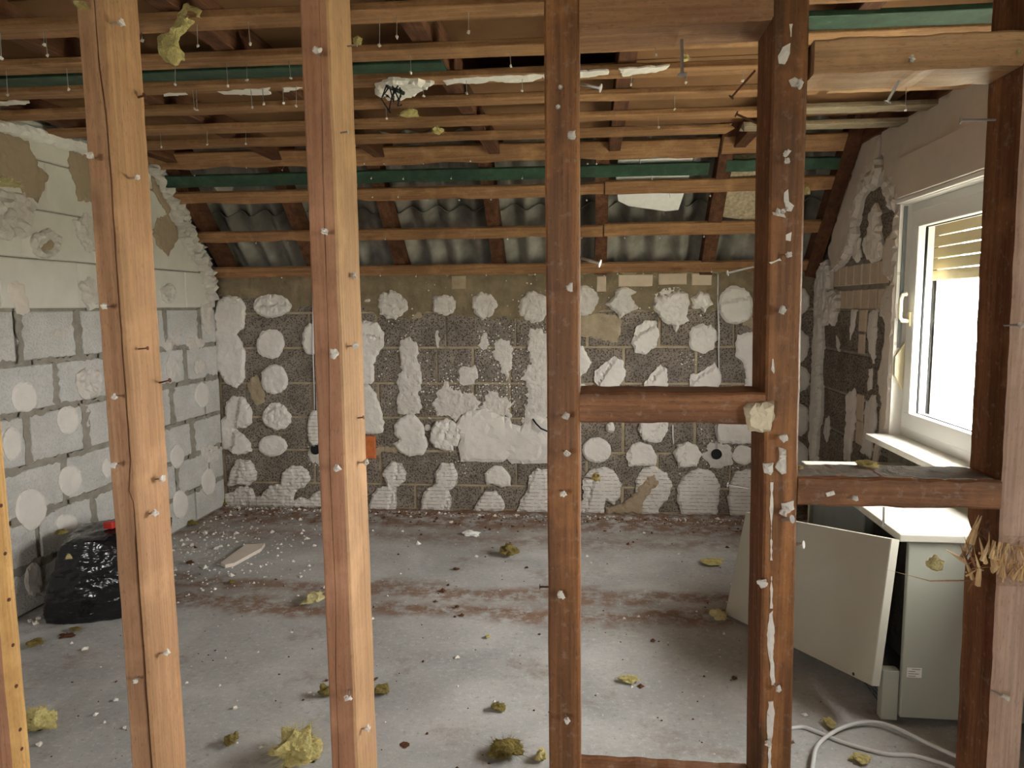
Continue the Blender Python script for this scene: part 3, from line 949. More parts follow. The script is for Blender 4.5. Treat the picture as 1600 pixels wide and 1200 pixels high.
dl([(-40, 183), (20, 190), (60, 200), (95, 212), (135, 222), (175, 238), (175, 256), (131, 242), (90, 232), (50, 219), (0, 206), (-40, 196)], t=.05, mat='white_paint', rough=.006, jag=.006, name='plaster_remnant')
# torn strip of plaster along the roof slope
dl([(228, 256), (246, 258), (250, 270), (262, 290), (284, 320), (290, 345), (300, 372), (312, 388), (322, 408), (330, 440), (333, 470), (322, 470), (318, 446), (310, 420), (298, 402), (284, 384), (276, 360), (266, 330), (252, 300), (238, 276), (228, 268)],
   t=.05, mat='plaster_rough', rough=.04, jag=.02, name='plaster_remnant', res=.016)
dl([(314, 476), (330, 474), (332, 520), (322, 522), (314, 500)], t=.014, mat='plaster_rough', jag=.008, rough=.005, name='plaster_remnant')

# ---- right wall with its window opening and an added, unseen second one
mb = MB()


def rbox(y0, y1, z0, z1, m=mb):
    m.box((-y1, .009, z0), (-y0, .3, z1))


ys = [YF - .3, W2[0], W2[1], W1[0], W1[1], 5.5]
rbox(ys[0], ys[1], 0, 3.1); rbox(ys[2], ys[3], 0, 3.1); rbox(ys[4], ys[5], 0, 3.1)
for W in (W1, W2):
    rbox(W[0], W[1], 0, W[2]); rbox(W[0], W[1], W[3], 3.1)
wall_right = frame_obj('wall_right', mb, 'mortar_grey', (XR, 0, 0), -math.pi / 2)
rnd = random.Random(5)
# dark blocks in the bare strip between the back wall and the window
for i, (z0, z1) in enumerate(zip(rows, rows[1:])):
    J = [-4.55 + (.25 if i % 2 else 0) + k * .5 for k in range(-3, 3)]
    if z0 >= 1.4:
        continue
    course(wall_right, -5.14, -3.93, J, z0, z1, 'pumice', .016, rnd)


def ry(x, z, px=None):
    return on_x(x, z, XR)


# courses of small cream bricks above them
for (za, zb) in ((1.76, 2.0), (2.01, 2.25)):
    course(wall_right, -4.9 + (za - 1.7), -3.93, [-4.3 if za < 1.9 else -4.1], za, zb, 'pumice', .016, rnd)
for (za, zb, xa, xb, n) in ((1.475, 1.595, 1304, 1386, 7), (1.615, 1.745, 1302, 1388, 7)):
    ua, ub = rg(xa, 430)[0], rg(xb, 430)[0]
    wd = (ub - ua) / n
    for k in range(n):
        block(wall_right, ua + k * wd + .009, ua + (k + 1) * wd - .009, za + .004, zb - .004, 'brick_cream', rnd.uniform(-.002, .003), 'brick', .05)
for (xa, ya, xb, yb) in ((1342, 518, 1354, 484), (1341, 552, 1352, 522), (1338, 655, 1350, 618), (1337, 692, 1349, 660), (1372, 700, 1380, 640)):
    a, b = rg(xa, ya), rg(xb, yb)
    block(wall_right, a[0], b[0], a[1], b[1], 'brick_cream', .004, 'brick', .05)


def dr(pl, **k):
    return dab(pl, conv=rg, par=wall_right, **k)


def y2(l):
    return [(1220 + .3 * x, 120 + .3 * y) for x, y in l]


def y3(l):
    return [(1240 + .3 * x, 400 + .3 * y) for x, y in l]


# smooth render: a strip along the roof slope, the field round the window head, the strip beside the jamb
dr(y2([(415, 350), (530, 270), (528, 340), (520, 410), (500, 475), (440, 545), (410, 650), (395, 780), (370, 880), (330, 970), (275, 1010), (255, 920), (290, 760), (330, 640), (370, 530), (405, 420)]), mat='render', t=.022, jag=.008, rough=.002, name='render_panel', res=.03)
dr(y2([(535, 268), (620, 212), (900, 40), (1300, -200), (1300, 300), (1066, 512), (632, 656), (600, 640), (590, 560), (570, 540), (545, 520), (540, 420)]), mat='render', t=.022, jag=.008, rough=.002, name='render_panel', res=.04)
dr(y2([(606, 705), (626, 660), (624, 800), (612, 1150), (606, 1250), (560, 1250), (520, 1250), (530, 1170), (590, 1120), (585, 1060), (540, 1030), (550, 880), (590, 800)]), mat='render', t=.022, jag=.01, rough=.002, name='render_panel', res=.03)
dr(y3([(470, 40), (548, 40), (540, 300), (520, 700), (505, 930), (470, 935), (440, 1080), (415, 1080), (440, 960), (470, 860), (465, 740), (445, 640), (470, 500), (490, 400), (470, 300), (460, 200), (520, 140), (500, 100)]), mat='render', t=.02, jag=.01, rough=.002, name='render_panel', res=.03)
# flat plaster cover over the roller-shutter box
a, b = rg(1415, 300), rg(1640, 160)
mb2 = MB(); mb2.box((-3.86, -.042, 2.035), (-2.2, -.0, 2.235), bev=.003)
mb2.build('shutter_box_cover', 'render', wall_right, local=True)
mb2 = MB(); mb2.box((-3.90, -.030, 2.012), (-2.2, -.0, 2.032), bev=.002)
mb2.build('shutter_box_edge', 'white_paint', wall_right, local=True)
# ragged white adhesive on the bare strip
for k, (pl, t_) in enumerate([
    (y2([(500, 480), (530, 420), (545, 470), (520, 570), (480, 590), (465, 600), (440, 640), (425, 700), (410, 800), (415, 820), (370, 930), (330, 985), (285, 1015), (275, 1005), (330, 965), (365, 880), (388, 790), (388, 690), (410, 640), (440, 555), (440, 540)]), .045),
    (y2([(480, 700), (505, 660), (525, 700), (530, 800), (545, 880), (540, 930), (500, 970), (460, 950), (445, 910), (445, 840), (470, 810)]), .03),
    (y2([(545, 530), (575, 520), (605, 560), (610, 640), (605, 710), (580, 690), (560, 620), (540, 570)]), .03),
    (y2([(375, 930), (400, 810), (415, 850), (425, 940), (400, 960)]), .014),
    (y3([(150, 60), (185, 20), (205, 80), (205, 170), (240, 200), (240, 290), (215, 365), (205, 300), (180, 360), (160, 360), (165, 480), (150, 560), (160, 700), (155, 830), (135, 940), (130, 1075), (105, 1075), (105, 1000), (85, 900), (100, 700), (95, 600), (120, 540), (105, 440), (110, 280), (130, 190), (120, 110)]), .04),
    (y3([(310, 275), (330, 280), (320, 380), (300, 430), (300, 360)]), .016),
    (y3([(405, 290), (440, 280), (440, 380), (430, 460), (420, 560), (400, 500), (390, 400)]), .016),
    (y3([(280, 730), (320, 690), (330, 740), (325, 860), (310, 960), (300, 1070), (265, 1060), (275, 900)]), .014),
    (y3([(385, 760), (430, 720), (435, 860), (420, 960), (400, 1050), (360, 1020), (370, 900)]), .014),
    (y3([(170, 850), (185, 830), (190, 930), (175, 960), (160, 920)]), .012),
    (y3([(395, 590), (410, 590), (408, 690), (390, 700)]), .010),
    (y3([(225, 420), (245, 440), (240, 500), (228, 490)]), .010)]):
    dr(pl, mat='plaster', t=t_, jag=.012, rough=.008 if t_ > .02 else .004, spike=.02 if t_ < .02 else 0, name='adhesive_dab', res=.02)

# ---- wall behind the camera (with an added, unseen window) and its sides
mb = MB()
mb.box((XL - .3, YF - .3, 0), (W3[0], YF, 3.1)); mb.box((W3[1], YF - .3, 0), (XR + .3, YF, 3.1))
mb.box((W3[0], YF - .3, 0), (W3[1], YF, W3[2])); mb.box((W3[0], YF - .3, W3[3]), (W3[1], YF, 3.1))
frame_obj('wall_front', mb, 'render', (0, 0, 0), 0)

# ---- ceiling: fibreboard deck, joists, open boarding ; roof: rafters and corrugated sheets
mb = MB(); mb.box((XL - .3, YF - .3, 2.60), (XR + .3, 4.62, 2.66))
ceiling = frame_obj('ceiling', mb, 'fibre', (0, 0, 0), 0)
XRF = [-2.70, -2.02, -1.37, -.66, .06, .79, 1.50]
for k, x in enumerate(XRF):
    timber('joist', (x + .07, YF, 2.425), (x + .07, 4.55, 2.425), (1, 0, 0), (0, 0, 1), .07, .13, 'rafter', ceiling, 14, .002, seed=k)
for i, (xa, xb) in enumerate(zip(XRF, XRF[1:])):
    for j, (ya, yb) in enumerate(((1.0, 2.25), (2.26, 3.1), (3.11, 4.2))):
        if (i + j) % 5 == 4:
            continue
        z = 2.50 + .018 * ((i * 7 + j * 3) % 3)
        mbp = MB(); mbp.box((xa + .108, ya, z), (xb + .032, yb, z + .014))
        mbp.build('fibreboard_panel', 'fibre', ceiling)
BD = Vector((math.cos(BR), math.sin(BR), 0))


def board(y_at, w, mat='board_x', x0=XL + .01, x1=XR - .01, z=2.40, t=.024, wane=(), seed=0, bv=(0, 1, 0), cv=(0, 0, 1), jag=0.0, par=None, nm='board', tilt=0.0):
    """A roof board; y_at is its middle at X=-0.5."""
    p = Vector((-.5, y_at, z))
    A = p + BD * ((x0 + .5)); B = p + BD * ((x1 + .5)) + Vector((0, tilt, 0))
    return timber(nm, A, B, bv, cv, w, t, mat, par or ceiling, 30, .0025, .003, wane, seed, cap_jag=jag)


BO = {}
for k, y in enumerate((.55, .88, 1.2, 1.55, 1.88)):
    BO['n%d' % k] = board(y, .10, seed=20 + k)
BO[1] = board(2.245, .105, seed=1, z=2.40)
BO[2] = board(2.585, .105, seed=2)
BO[3] = board(2.885, .105, seed=3)
BO[4] = board(3.20, .105, seed=4, x1=.95, wane=((.72, .03, .02),))
BO['4r'] = board(3.19, .10, 'pine_x', x0=.99, seed=5)
BO[5] = board(3.545, .12, seed=6, x1=.78, jag=.05, wane=((.4, .05, .02), (.8, .06, .03)))
BO['5r'] = board(3.52, .11, 'board_old', x0=.84, seed=7, jag=.03)
BO[6] = board(3.86, .13, seed=8, x1=.72, jag=.06, wane=((.25, .06, .02), (.6, .08, .025)))
BO['6r'] = board(3.83, .11, 'board_old', x0=.76, seed=9, jag=.03)
SB = Vector((0, 1, -1)).normalized(); SCV = Vector((0, 1, 1)).normalized()


def sboard(y_mid, w, mat='board_x', **k):
    """A board on the 45 degree roof slope; y_mid is measured at X=-0.5 on the plane y + z = 6.81."""
    return board(y_mid, w, mat, z=6.81 - y_mid, bv=SB, cv=SCV, **k)


def wav(seed, n, d):
    r_ = random.Random(seed)
    return tuple((r_.random(), r_.uniform(.02, .07), r_.uniform(.4, 1) * d) for _ in range(n))


BO[7] = sboard(4.385, .125, seed=10, wane=wav(1, 9, .028), x1=.74)
BO['7r'] = sboard(4.375, .115, seed=11, x0=.76)
BO['g2'] = sboard(4.487, .085, 'green', seed=12, x1=.70, t=.02)
BO['g2r'] = sboard(4.475, .08, 'green', seed=13, x0=.80, t=.02)
BO[8] = sboard(4.583, .092, seed=14, wane=wav(2, 8, .018), x1=.07)
BO['8r'] = sboard(4.573, .095, seed=15, x0=.08)
BO[9] = sboard(4.815, .088, seed=16, wane=wav(3, 6, .014), x1=.07)
BO['9r'] = sboard(4.808, .096, seed=17, x0=.08)
BO[10] = sboard(5.045, .088, seed=18, wane=wav(4, 4, .008))
# green painted boards lying between the others in the flat part
BO['g1'] = board(2.765, .105, 'green', seed=30, z=2.415, x1=-.56, t=.02)
pg = on_z(1400, 34, 2.41)
BO['g0'] = board(pg.y - .045, .12, 'green', seed=31, z=2.41, x0=.05, t=.02)
BO['p1'] = board(on_z(1160, 82, 2.43).y, .10, 'pine_x', seed=32, z=2.425, x0=.62, x1=.92, t=.02)

roof = empty('roof', (-.6, 4.6, 2.6)); roof['kind'] = 'structure'
for k, x in enumerate(XRF):
    y_lo, y_hi = 5.28, 4.1
    q = SCV * .026
    timber('rafter', Vector((x, y_lo, 6.81 - y_lo)) + q, Vector((x, y_hi, 6.81 - y_hi)) + q, (1, 0, 0), SCV, .085, .115, 'rafter', roof, 12, .003, seed=40 + k)
PER = .177


def sheet(xa, xb, ya, yb, off):
    vs = []; fs = []; nx = int((xb - xa) / (PER / 12)) + 1
    for r_ in (0, 1):
        for th in (0, .007):
            pass
    rowsY = [ya + (yb - ya) * k / 3 for k in range(4)]
    n = nx + 1
    for th in (0, .008):
        for y in rowsY:
            for i in range(n):
                x = xa + (xb - xa) * i / nx
                h = off + th + .034 * math.cos(2 * math.pi * x / PER)
                vs.append(Vector((x, y, 6.81 - y)) + SCV * h)
    R = len(rowsY)
    for s_ in (0, 1):
        for r_ in range(R - 1):
            for i in range(nx):
                a = s_ * R * n + r_ * n + i
                f = (a, a + 1, a + n + 1, a + n); fs.append(f if s_ else f[::-1])
    for i in range(nx):
        for r_ in (0, R - 1):
            a = r_ * n + i; b = a + R * n
            fs.append((a, a + 1, b + 1, b))
    o = mesh_obj('corrugated_sheet', vs, fs, 'cement_sheet', roof, smooth=True); return o


for xa in (-3.0, -2.06, -1.12, -.18, .76):
    sheet(xa, xa + 1.0, 5.55, 4.76, .172 + (.004 if int(xa * 10) % 2 else 0))
    sheet(xa, xa + 1.0, 4.82, 3.75, .196 + (.004 if int(xa * 10) % 2 else 0))
# closed roof underlay above the sheets
mbp = MB(); a = Vector((XL - .4, 5.6, 1.21)) + SCV * .27; b = Vector((XL - .4, 3.6, 3.21)) + SCV * .27; wd = Vector((XR - XL + .8, 0, 0))
mbp.add([a, a + wd, b + wd, b, a + SCV * .02, a + wd + SCV * .02, b + wd + SCV * .02, b + SCV * .02], [(0, 3, 2, 1), (4, 5, 6, 7), (0, 1, 5, 4), (1, 2, 6, 5), (2, 3, 7, 6), (3, 0, 4, 7)])
mbp.build('roof_underlay', 'rubber', roof)
# eaves closed behind the knee wall
mbp = MB(); mbp.box((XL - .3, 5.35, 1.2), (XR + .3, 5.5, 2.2)); mbp.build('eaves_board', 'rafter', roof)


# ---- windows
def window(name, W, X0=XR + .045, shutter=None, left_handle=True):
    y0, y1, z0, z1 = W
    r = empty(name, (X0, (y0 + y1) / 2, z0)); r['kind'] = 'structure'
    fw = .065

    def ring(nm, mat, ya, yb, za, zb, w_, xa, xb, par):
        m_ = MB()
        m_.box((xa, ya, za), (xb, yb, za + w_), bev=.004); m_.box((xa, ya, zb - w_), (xb, yb, zb), bev=.004)
        m_.box((xa, ya, za + w_ - .001), (xb, ya + w_, zb - w_ + .001), bev=.004); m_.box((xa, yb - w_, za + w_ - .001), (xb, yb, zb - w_ + .001), bev=.004)
        return m_.build(nm, mat, par)
    ring('window_frame', 'pvc', y0, y1, z0, z1, fw, X0, X0 + .075, r)
    sa, sb, ta, tb = y0 + fw - .012, y1 - fw + .012, z0 + fw - .012, z1 - fw + .012
    ring('sash', 'pvc', sa, sb, ta, tb, .082, X0 - .016, X0 + .062, r)
    m_ = MB(); e = .08
    ring('glazing_bead', 'rubber', sa + e, sb - e, ta + e, tb - e, .006, X0 + .018, X0 + .03, r)
    m_.box((X0 + .024, sa + e, ta + e), (X0 + .030, sb - e, tb - e)); m_.build('pane', 'glass', r)
    if y1 - y0 > 1.8:
        m_ = MB(); m_.box((X0 - .02, (y0 + y1) / 2 - .09, ta), (X0 + .064, (y0 + y1) / 2 + .09, tb), bev=.004); m_.build('mullion', 'pvc', r)
    yh = y1 - fw - .03; zh = 1.43
    m_ = MB(); m_.box((X0 - .026, yh - .014, zh - .035), (X0 - .015, yh + .014, zh + .035), bev=.003)
    h = m_.build('handle_plate', 'pvc_old', r)
    m_ = MB(); m_.tube([(X0 - .02, yh, zh - .01), (X0 - .055, yh + .002, zh - .008), (X0 - .063, yh + .006, zh + .01), (X0 - .063, yh + .006, zh + .10), (X0 - .055, yh + .006, zh + .122), (X0 - .035, yh + .006, zh + .126)], .0105, 8)
    m_.build('handle', 'pvc_old', r, smooth=True)
    # reveal lining and sill
    m_ = MB(); m_.box((XR - .012, y1 - .012, z0 - .0), (X0 + .004, y1 + .0, z1)); m_.build('reveal_lining', 'white_paint', r)
    m_ = MB(); m_.box((XR - .012, y0, z1 - .012), (X0 + .004, y1, z1)); m_.build('reveal_head', 'white_paint', r)
    m_ = MB(); m_.box((XR - .125, y0 - .03, z0 - .026), (X0 + .01, y1 + .005, z0 + .004), bev=.004); m_.build('window_sill', 'sill', r)
    if shutter:
        zt = z1 + .05; k = 0; X1 = X0 + .115
        while zt - .052 > shutter:
            m_ = MB(); m_.box((X1, y0 - .05, zt - .052), (X1 + .012, y1 + .03, zt), bev=.0045); m_.build('shutter_slat', 'shutter', r)
            zt -= .0565; k += 1
        for yy in (y0 - .04, y1 + .0):
            m_ = MB(); m_.box((X1 - .012, yy, z0), (X1 + .028, yy + .04, z1 + .05)); m_.build('shutter_rail', 'pvc', r)
    return r


win1 = window('window_1', W1, shutter=1.60)
window('window_2_added', W2, shutter=None)  # out of view, added for daylight on the posts
# strap and strap winder of the roller shutter on the far jamb
m_ = MB(); m_.box((XR + .004, W1[1] - .020, 1.28), (XR + .022, W1[1] - .015, 2.0)); m_.build('shutter_strap', 'grey_metal', win1)
yj = W1[1] - .013
m_ = MB(); pr = [(XR - .008, 1.14), (XR + .036, 1.06), (XR + .036, 1.31), (XR - .008, 1.235)]
m_.add([(x, yj, z) for x, z in pr] + [(x, yj - .022, z) for x, z in pr], [(0, 1, 2, 3), (7, 6, 5, 4), (0, 4, 5, 1), (1, 5, 6, 2), (2, 6, 7, 3), (3, 7, 4, 0)])
m_.build('strap_winder', 'pvc_old', win1)
r3 = empty('window_3_added', ((W3[0] + W3[1]) / 2, YF - .1, W3[2])); r3['kind'] = 'structure'  # out of view, added to light the post fronts
for (a, b) in (((W3[0], W3[2]), (W3[0] + .07, W3[3])), ((W3[1] - .07, W3[2]), (W3[1], W3[3])), ((W3[0], W3[2]), (W3[1], W3[2] + .07)), ((W3[0], W3[3] - .07), (W3[1], W3[3])), (((W3[0] + W3[1]) / 2 - .05, W3[2]), ((W3[0] + W3[1]) / 2 + .05, W3[3]))):
    m_ = MB(); m_.box((a[0], YF - .14, a[1]), (b[0], YF - .07, b[1])); m_.build('window_frame', 'pvc', r3)

# ================================================================== STUD PARTITION
YS, DS = 1.30, .113
part = empty('stud_partition', (-.2, YS + DS / 2, 0))
props(part, 'open timber stud partition of nailed posts and crosspieces in the foreground', 'partition')


def stud(x_top, x_bot, w, mats, label, seed, depth=DS, crack=None, shrink=None, nseg=60, z0=.06, z1=2.36, rough=.0007):
    """x_top / x_bot: X of the left edge of the front face at z = 2.02 and z = 0.6."""
    k = (x_top - x_bot) / 1.42
    xa, xb = x_bot + (z0 - .6) * k + w / 2, x_bot + (z1 - .6) * k + w / 2
    o = timber('stud', (xa, YS, z0), (xb, YS, z1), (1, 0, 0), (0, 1, 0), w, depth, None, part, nseg, rough, .004, (), seed, shrink, mats, crack)
    o['label'] = label
    return o, (lambda z: xb + (xa - xb) * (z1 - z) / (z1 - z0))


CRP = [(148, 0), (155, 100), (166, 180), (178, 275), (187, 412), (191, 489), (204, 585), (201, 655), (203, 713), (200, 766), (214, 801), (223, 841), (227, 897), (235, 976), (240, 995), (240, 1030), (247, 1130), (255, 1200)]
CR = sorted((on_y(x, y, YS).z, on_y(x, y, YS).x) for x, y in CRP)


def crack1(s):
    z = .06 + s * 2.30
    xc = -.9605 + .0255
    if z <= CR[0][0]:
        x = CR[0][1]
    elif z >= CR[-1][0]:
        x = CR[-1][1]
    else:
        for (za, xa), (zb, xb) in zip(CR, CR[1:]):
            if za <= z <= zb:
                x = xa + (xb - xa) * (z - za) / (zb - za); break
    wd = .0009 + .0012 * (0.5 + N(z * 5, 3)) + (.0012 if z < 1.05 else 0)
    return x - xc, max(.0005, wd)


x0a = on_y(22, 1200, YS).x; yb = YS * x0a / on_y(50, 1200, YS).x
s0, c0 = stud(x0a - .058, x0a - .058, .058, ['pine_red', 'pine_yellow', 'pine_yellow', 'pine_red'], 'yellowish post cut by the left edge of the picture', 50, depth=yb - YS)
s1, c1 = stud(-.962, -.959, .053, ['pine_tan', 'pine_tan2', 'pine_tan', 'pine_tan'], 'tan post with a long winding crack down its face', 51, crack=crack1, nseg=110)
s2, c2 = stud(-.528, -.522, .0545, ['pine_red', 'pine_pale', 'pine_red', 'pine_red'], 'reddish post with a pale side, second full post from the left', 52, depth=.128,
              crack=lambda s: (-.02 + .035 * s + .006 * N(s * 9), .0005 + .0006 * max(0, N(s * 14, 5))))
s3, c3 = stud(-.085, -.079, .061, ['stain_z'] * 4, 'dark red-brown post in the middle of the partition', 53, depth=.10)
s4, c4 = stud(.301, .318, .059, ['stain_z', 'stain_z', 'stain_z', 'rough_shaded'], 'dark red-brown post streaked with white plaster', 54)
zb0, zb1 = on_y(1555, 908, YS).z, on_y(1558, 846, YS).z


def brk(s):
    z = .06 + s * 2.30; m = (zb0 + zb1) / 2; hw = (zb1 - zb0) / 2
    x = (z - m) / (hw * 1.0)
    if abs(x) >= 1:
        return 0, 0, 0
    e = min(1, (1 - abs(x)) * 4)
    return .010 * e + .006 * N(z * 90, 1), 0.0, e * (.020 + .014 * N(z * 70, 3))


s5, c5 = stud(.7025, .7215, .056, ['pine_pink', 'pine_pink', 'pine_pink', 'rough_shaded'], 'snapped post at the right edge with splintered break', 55, shrink=brk, nseg=150)
FRD = Vector((0, -1, 0))
# fresh torn wood in the break
rs = random.Random(9)


def splinter(p, q, r, mat='fresh'):
    p, q = Vector(p), Vector(q); d = q - p
    n1 = d.cross(Vector((rs.uniform(-1, 1), rs.uniform(-1, 1), .3))).normalized(); mid = p.lerp(q, .5) + n1 * d.length * rs.uniform(-.08, .08)
    m_ = MB(); m_.tube([p, p.lerp(mid, .6), mid, q], [r, r * .95, r * .7, r * .12], 5)
    return m_.build('splinter', mat, s5)


for k in range(46):
    x = c5(1.07) - .020 + .050 * rs.random(); up_ = rs.random() < .35
    z = (zb1 + rs.uniform(-.006, .004)) if up_ else (zb0 + rs.uniform(-.006, .006)); L = rs.uniform(.016, .05) * (-1 if up_ else 1)
    splinter((x, YS + .012 + rs.uniform(-.006, .014), z), (x + rs.uniform(-.014, .014), YS + .006 + rs.uniform(-.014, .012), z + L), rs.uniform(.0009, .0028), 'fresh' if rs.random() < .75 else 'pine_x')
DAB += 1
relief('torn_core', [(c5(1.07) - .022, zb0), (c5(1.07) + .028, zb0), (c5(1.07) + .028, zb1), (c5(1.07) - .022, zb1)], (Vector((0, YS + .03, 0)), Vector((1, 0, 0)), Vector((0, 0, 1)), FRD), .010, 'fresh', s5, .003, .004, .012, .005, 5.5, local=False, rfreq=110)
for k in range(16):
    p_ = on_y(rs.uniform(1506, 1556), rs.uniform(850, 905), rs.uniform(1.32, 1.39)); q_ = on_y(rs.uniform(1500, 1556), rs.uniform(805, 915), rs.uniform(1.31, 1.38))
    splinter(p_, p_.lerp(q_, .85), rs.uniform(.001, .003), 'fresh' if rs.random() < .5 else 'pine_tan')
for (xa, ya, xb, yb_, r, yy) in ((1512, 880, 1478, 858, .004, 1.37), (1520, 905, 1505, 868, .004, 1.36), (1528, 915, 1524, 866, .005, 1.34), (1518, 850, 1534, 806, .005, 1.36), (1508, 858, 1530, 804, .004, 1.38), (1540, 880, 1530, 840, .004, 1.33),
                                (1534, 876, 1546, 842, .004, 1.32), (1526, 905, 1512, 925, .003, 1.36), (1548, 872, 1556, 846, .004, 1.31), (1502, 872, 1518, 838, .004, 1.39), (1516, 890, 1500, 850, .0035, 1.37)):
    splinter(on_y(xa, ya, yy), on_y(xb, yb_, yy - .01), r, 'fresh' if r > .0036 else 'pine_tan')
splinter(on_y(1520, 907, 1.37), on_y(1386, 890, 1.36), .0016, 'pine_tan')


def cross(xa, xb, z0, z1, mat, label, y0=YS + .002, y1=YS + DS - .003, seed=0):
    o = timber('crosspiece', (xa, y0, (z0 + z1) / 2), (xb, y0, (z0 + z1) / 2), (0, 0, 1), (0, 1, 0), z1 - z0, y1 - y0, mat, part, 30, .0016, .004, (), 60 + seed)
    o['label'] = label
    return o


n_top = cross(-.024, .303, 1.988, 2.075, 'nog_brown', 'tan crosspiece at the top between the two dark posts', seed=1)
n_tr = cross(.372, .703, 1.897, 1.954, 'pine_x', 'tan crosspiece at the upper right above the window', seed=2)
n_mid = cross(-.0215, .309, 1.296, 1.352, 'stain_x', 'short red-brown crosspiece at mid height between the dark posts', seed=3)
n_low = cross(.371, .714, 1.148, 1.200, 'stain_x', 'dusty red-brown crosspiece in front of the heater', seed=4)
n_bot = cross(-.019, .317, .515, .574, 'stain_x', 'low crosspiece at the bottom edge of the picture', seed=5)
for nm, za, zb in (('sole_plate', 0.0, .058), ('top_plate', 2.362, 2.398)):
    o = timber(nm, (XL + .02, YS, (za + zb) / 2), (XR - .02, YS, (za + zb) / 2), (0, 0, 1), (0, 1, 0), zb - za, DS, 'pine_x', part, 30, .002, .004, (), 70)

FR = Vector((0, -1, 0))
k = 0
# nails standing out of the fronts, most with a plug of plaster on the head
for (st, px, py, L, rl, dx) in ((s1, 142, 243, .02, .008, .01), (s1, 163, 478, .022, .008, .004), (s1, 179, 620, .022, .007, .008), (s1, 179, 727, .020, .007, .008), (s1, 212, 1064, .018, .006, .008),
                               (s2, 496, 79, .022, .009, .004), (s2, 507, 362, .022, .008, .006), (s2, 521, 552, .026, .010, .008), (s2, 527, 731, .026, .008, .01), (s2, 544, 1090, .03, .008, .01),
                               (s3, 893, 211, .026, .010, .008), (s3, 891, 450, .026, .008, .012), (s3, 884, 651, .024, .008, .010), (s3, 886, 708, .024, .008, .010), (s3, 880, 771, .024, .008, .008), (s3, 877, 929, .012, .009, 0), (s3, 886, 1125, .02, .007, .004), (s3, 876, 136, .006, .004, 0), (s3, 872, 167, .006, .004, 0),
                               (s4, 1229, 240, .012, .007, .002), (s4, 1230, 252, .012, .006, 0), (s4, 1250, 131, .016, .009, .002), (s4, 1233, 398, .012, .007, 0), (s4, 1222, 485, .014, .009, 0), (s4, 1224, 683, .016, .009, .006), (s4, 1217, 1076, .016, .007, .006), (s4, 1200, 1160, .012, .008, 0), (s4, 1191, 910, .012, .010, 0), (s4, 1225, 800, .012, .010, 0), (s4, 1216, 330, .01, .006, 0), (s4, 1224, 330, .01, .005, 0),
                               (s5, 1572, 1090, .022, .007, .012), (s5, 1596, 508, .024, .007, .012), (n_tr, 1425, 92, .008, .006, 0), (n_low, 1335, 778, .006, .004, 0)):
    q = on_y(px, py, YS - L); p = Vector((q.x - dx, YS + .004, q.z - .001))
    nail(p, q, st); lump(q + FR * .001, (rl * .85, rl * .7, rl * .75), st, k); k += 1
# nails in the right-hand sides
for (st, cen, px, py, L, rl, me) in ((s1, c1, 189, 35, .022, .006, NAIL), (s1, c1, 215, 277, .02, .005, NAIL), (s1, c1, 231, 544, .02, .003, NAIL_RUST), (s1, c1, 254, 748, .016, .007, NAIL), (s1, c1, 243, 802, .014, .007, NAIL), (s1, c1, 260, 1020, .016, .006, NAIL),
                                    (s2, c2, 544, 206, .016, .003, NAIL), (s2, c2, 555, 540, .016, .006, NAIL), (s2, c2, 571, 722, .014, .006, NAIL), (s2, c2, 575, 1138, .014, .006, NAIL), (s2, c2, 553, 430, .008, .006, NAIL), (s2, c2, 558, 70, .02, .003, NAIL), (s2, c2, 568, 652, .012, .003, NAIL_RUST)):
    zg = on_y(px, py, 1.36).z
    xs = cen(zg) + .0265
    q = on_x(px, py, xs + L); q2 = Vector((xs - .004, q.y, q.z - .002))
    nail(q2, q, st, me, .0016)
    if rl > .0035:
        lump(q, rl, st, k); k += 1
for (st, a, b, ya, yb_, me, r) in ((s1, (204, 156), (226, 149), 1.39, 1.39, NAIL_RUST, .0022), (s1, (233, 602), (266, 594), 1.40, 1.40, NAIL_RUST, .0018), (s3, (900, 130), (939, 138), 1.35, 1.34, NAIL, .003), (s3, (900, 401), (938, 412), 1.35, 1.34, NAIL, .003),
                                  (s3, (905, 745), (938, 749), 1.38, 1.38, NAIL, .002), (s4, (1240, 850), (1256, 851), 1.34, 1.33, NAIL, .003), (s4, (1222, 812), (1238, 811), 1.30, 1.285, NAIL, .003), (s4, (1236, 1160), (1245, 1157), 1.33, 1.32, NAIL, .003),
                                  (s5, (1556, 187), (1500, 188), 1.36, 1.37, NAIL, .0024), (s3, (859, 917), (843, 917), 1.37, 1.37, NAIL_RUST, .002), (s4, (1178, 417), (1136, 427), 1.38, 1.40, NAIL, .0022), (s4, (1171, 763), (1136, 757), 1.38, 1.40, NAIL, .0018),
                                  (n_top, (1065, 62), (1066, 118), 1.36, 1.35, NAIL, .0032), (n_tr, (1408, 121), (1386, 160), 1.36, 1.37, NAIL, .0026), (n_low, (1381, 792), (1380, 822), 1.38, 1.38, NAIL, .002), (s4, (1180, 110), (1142, 153), 1.40, 1.41, NAIL_RUST, .0022), (s4, (1183, 193), (1150, 178), 1.40, 1.41, NAIL_RUST, .0022)):
    nail(on_y(*a, ya), on_y(*b, yb_), st, me, r)
PF = (Vector((0, YS, 0)), Vector((1, 0, 0)), Vector((0, 0, 1)), FR)


def fpx(x, y):
    p = on_y(x, y, YS); return (p.x, p.z)


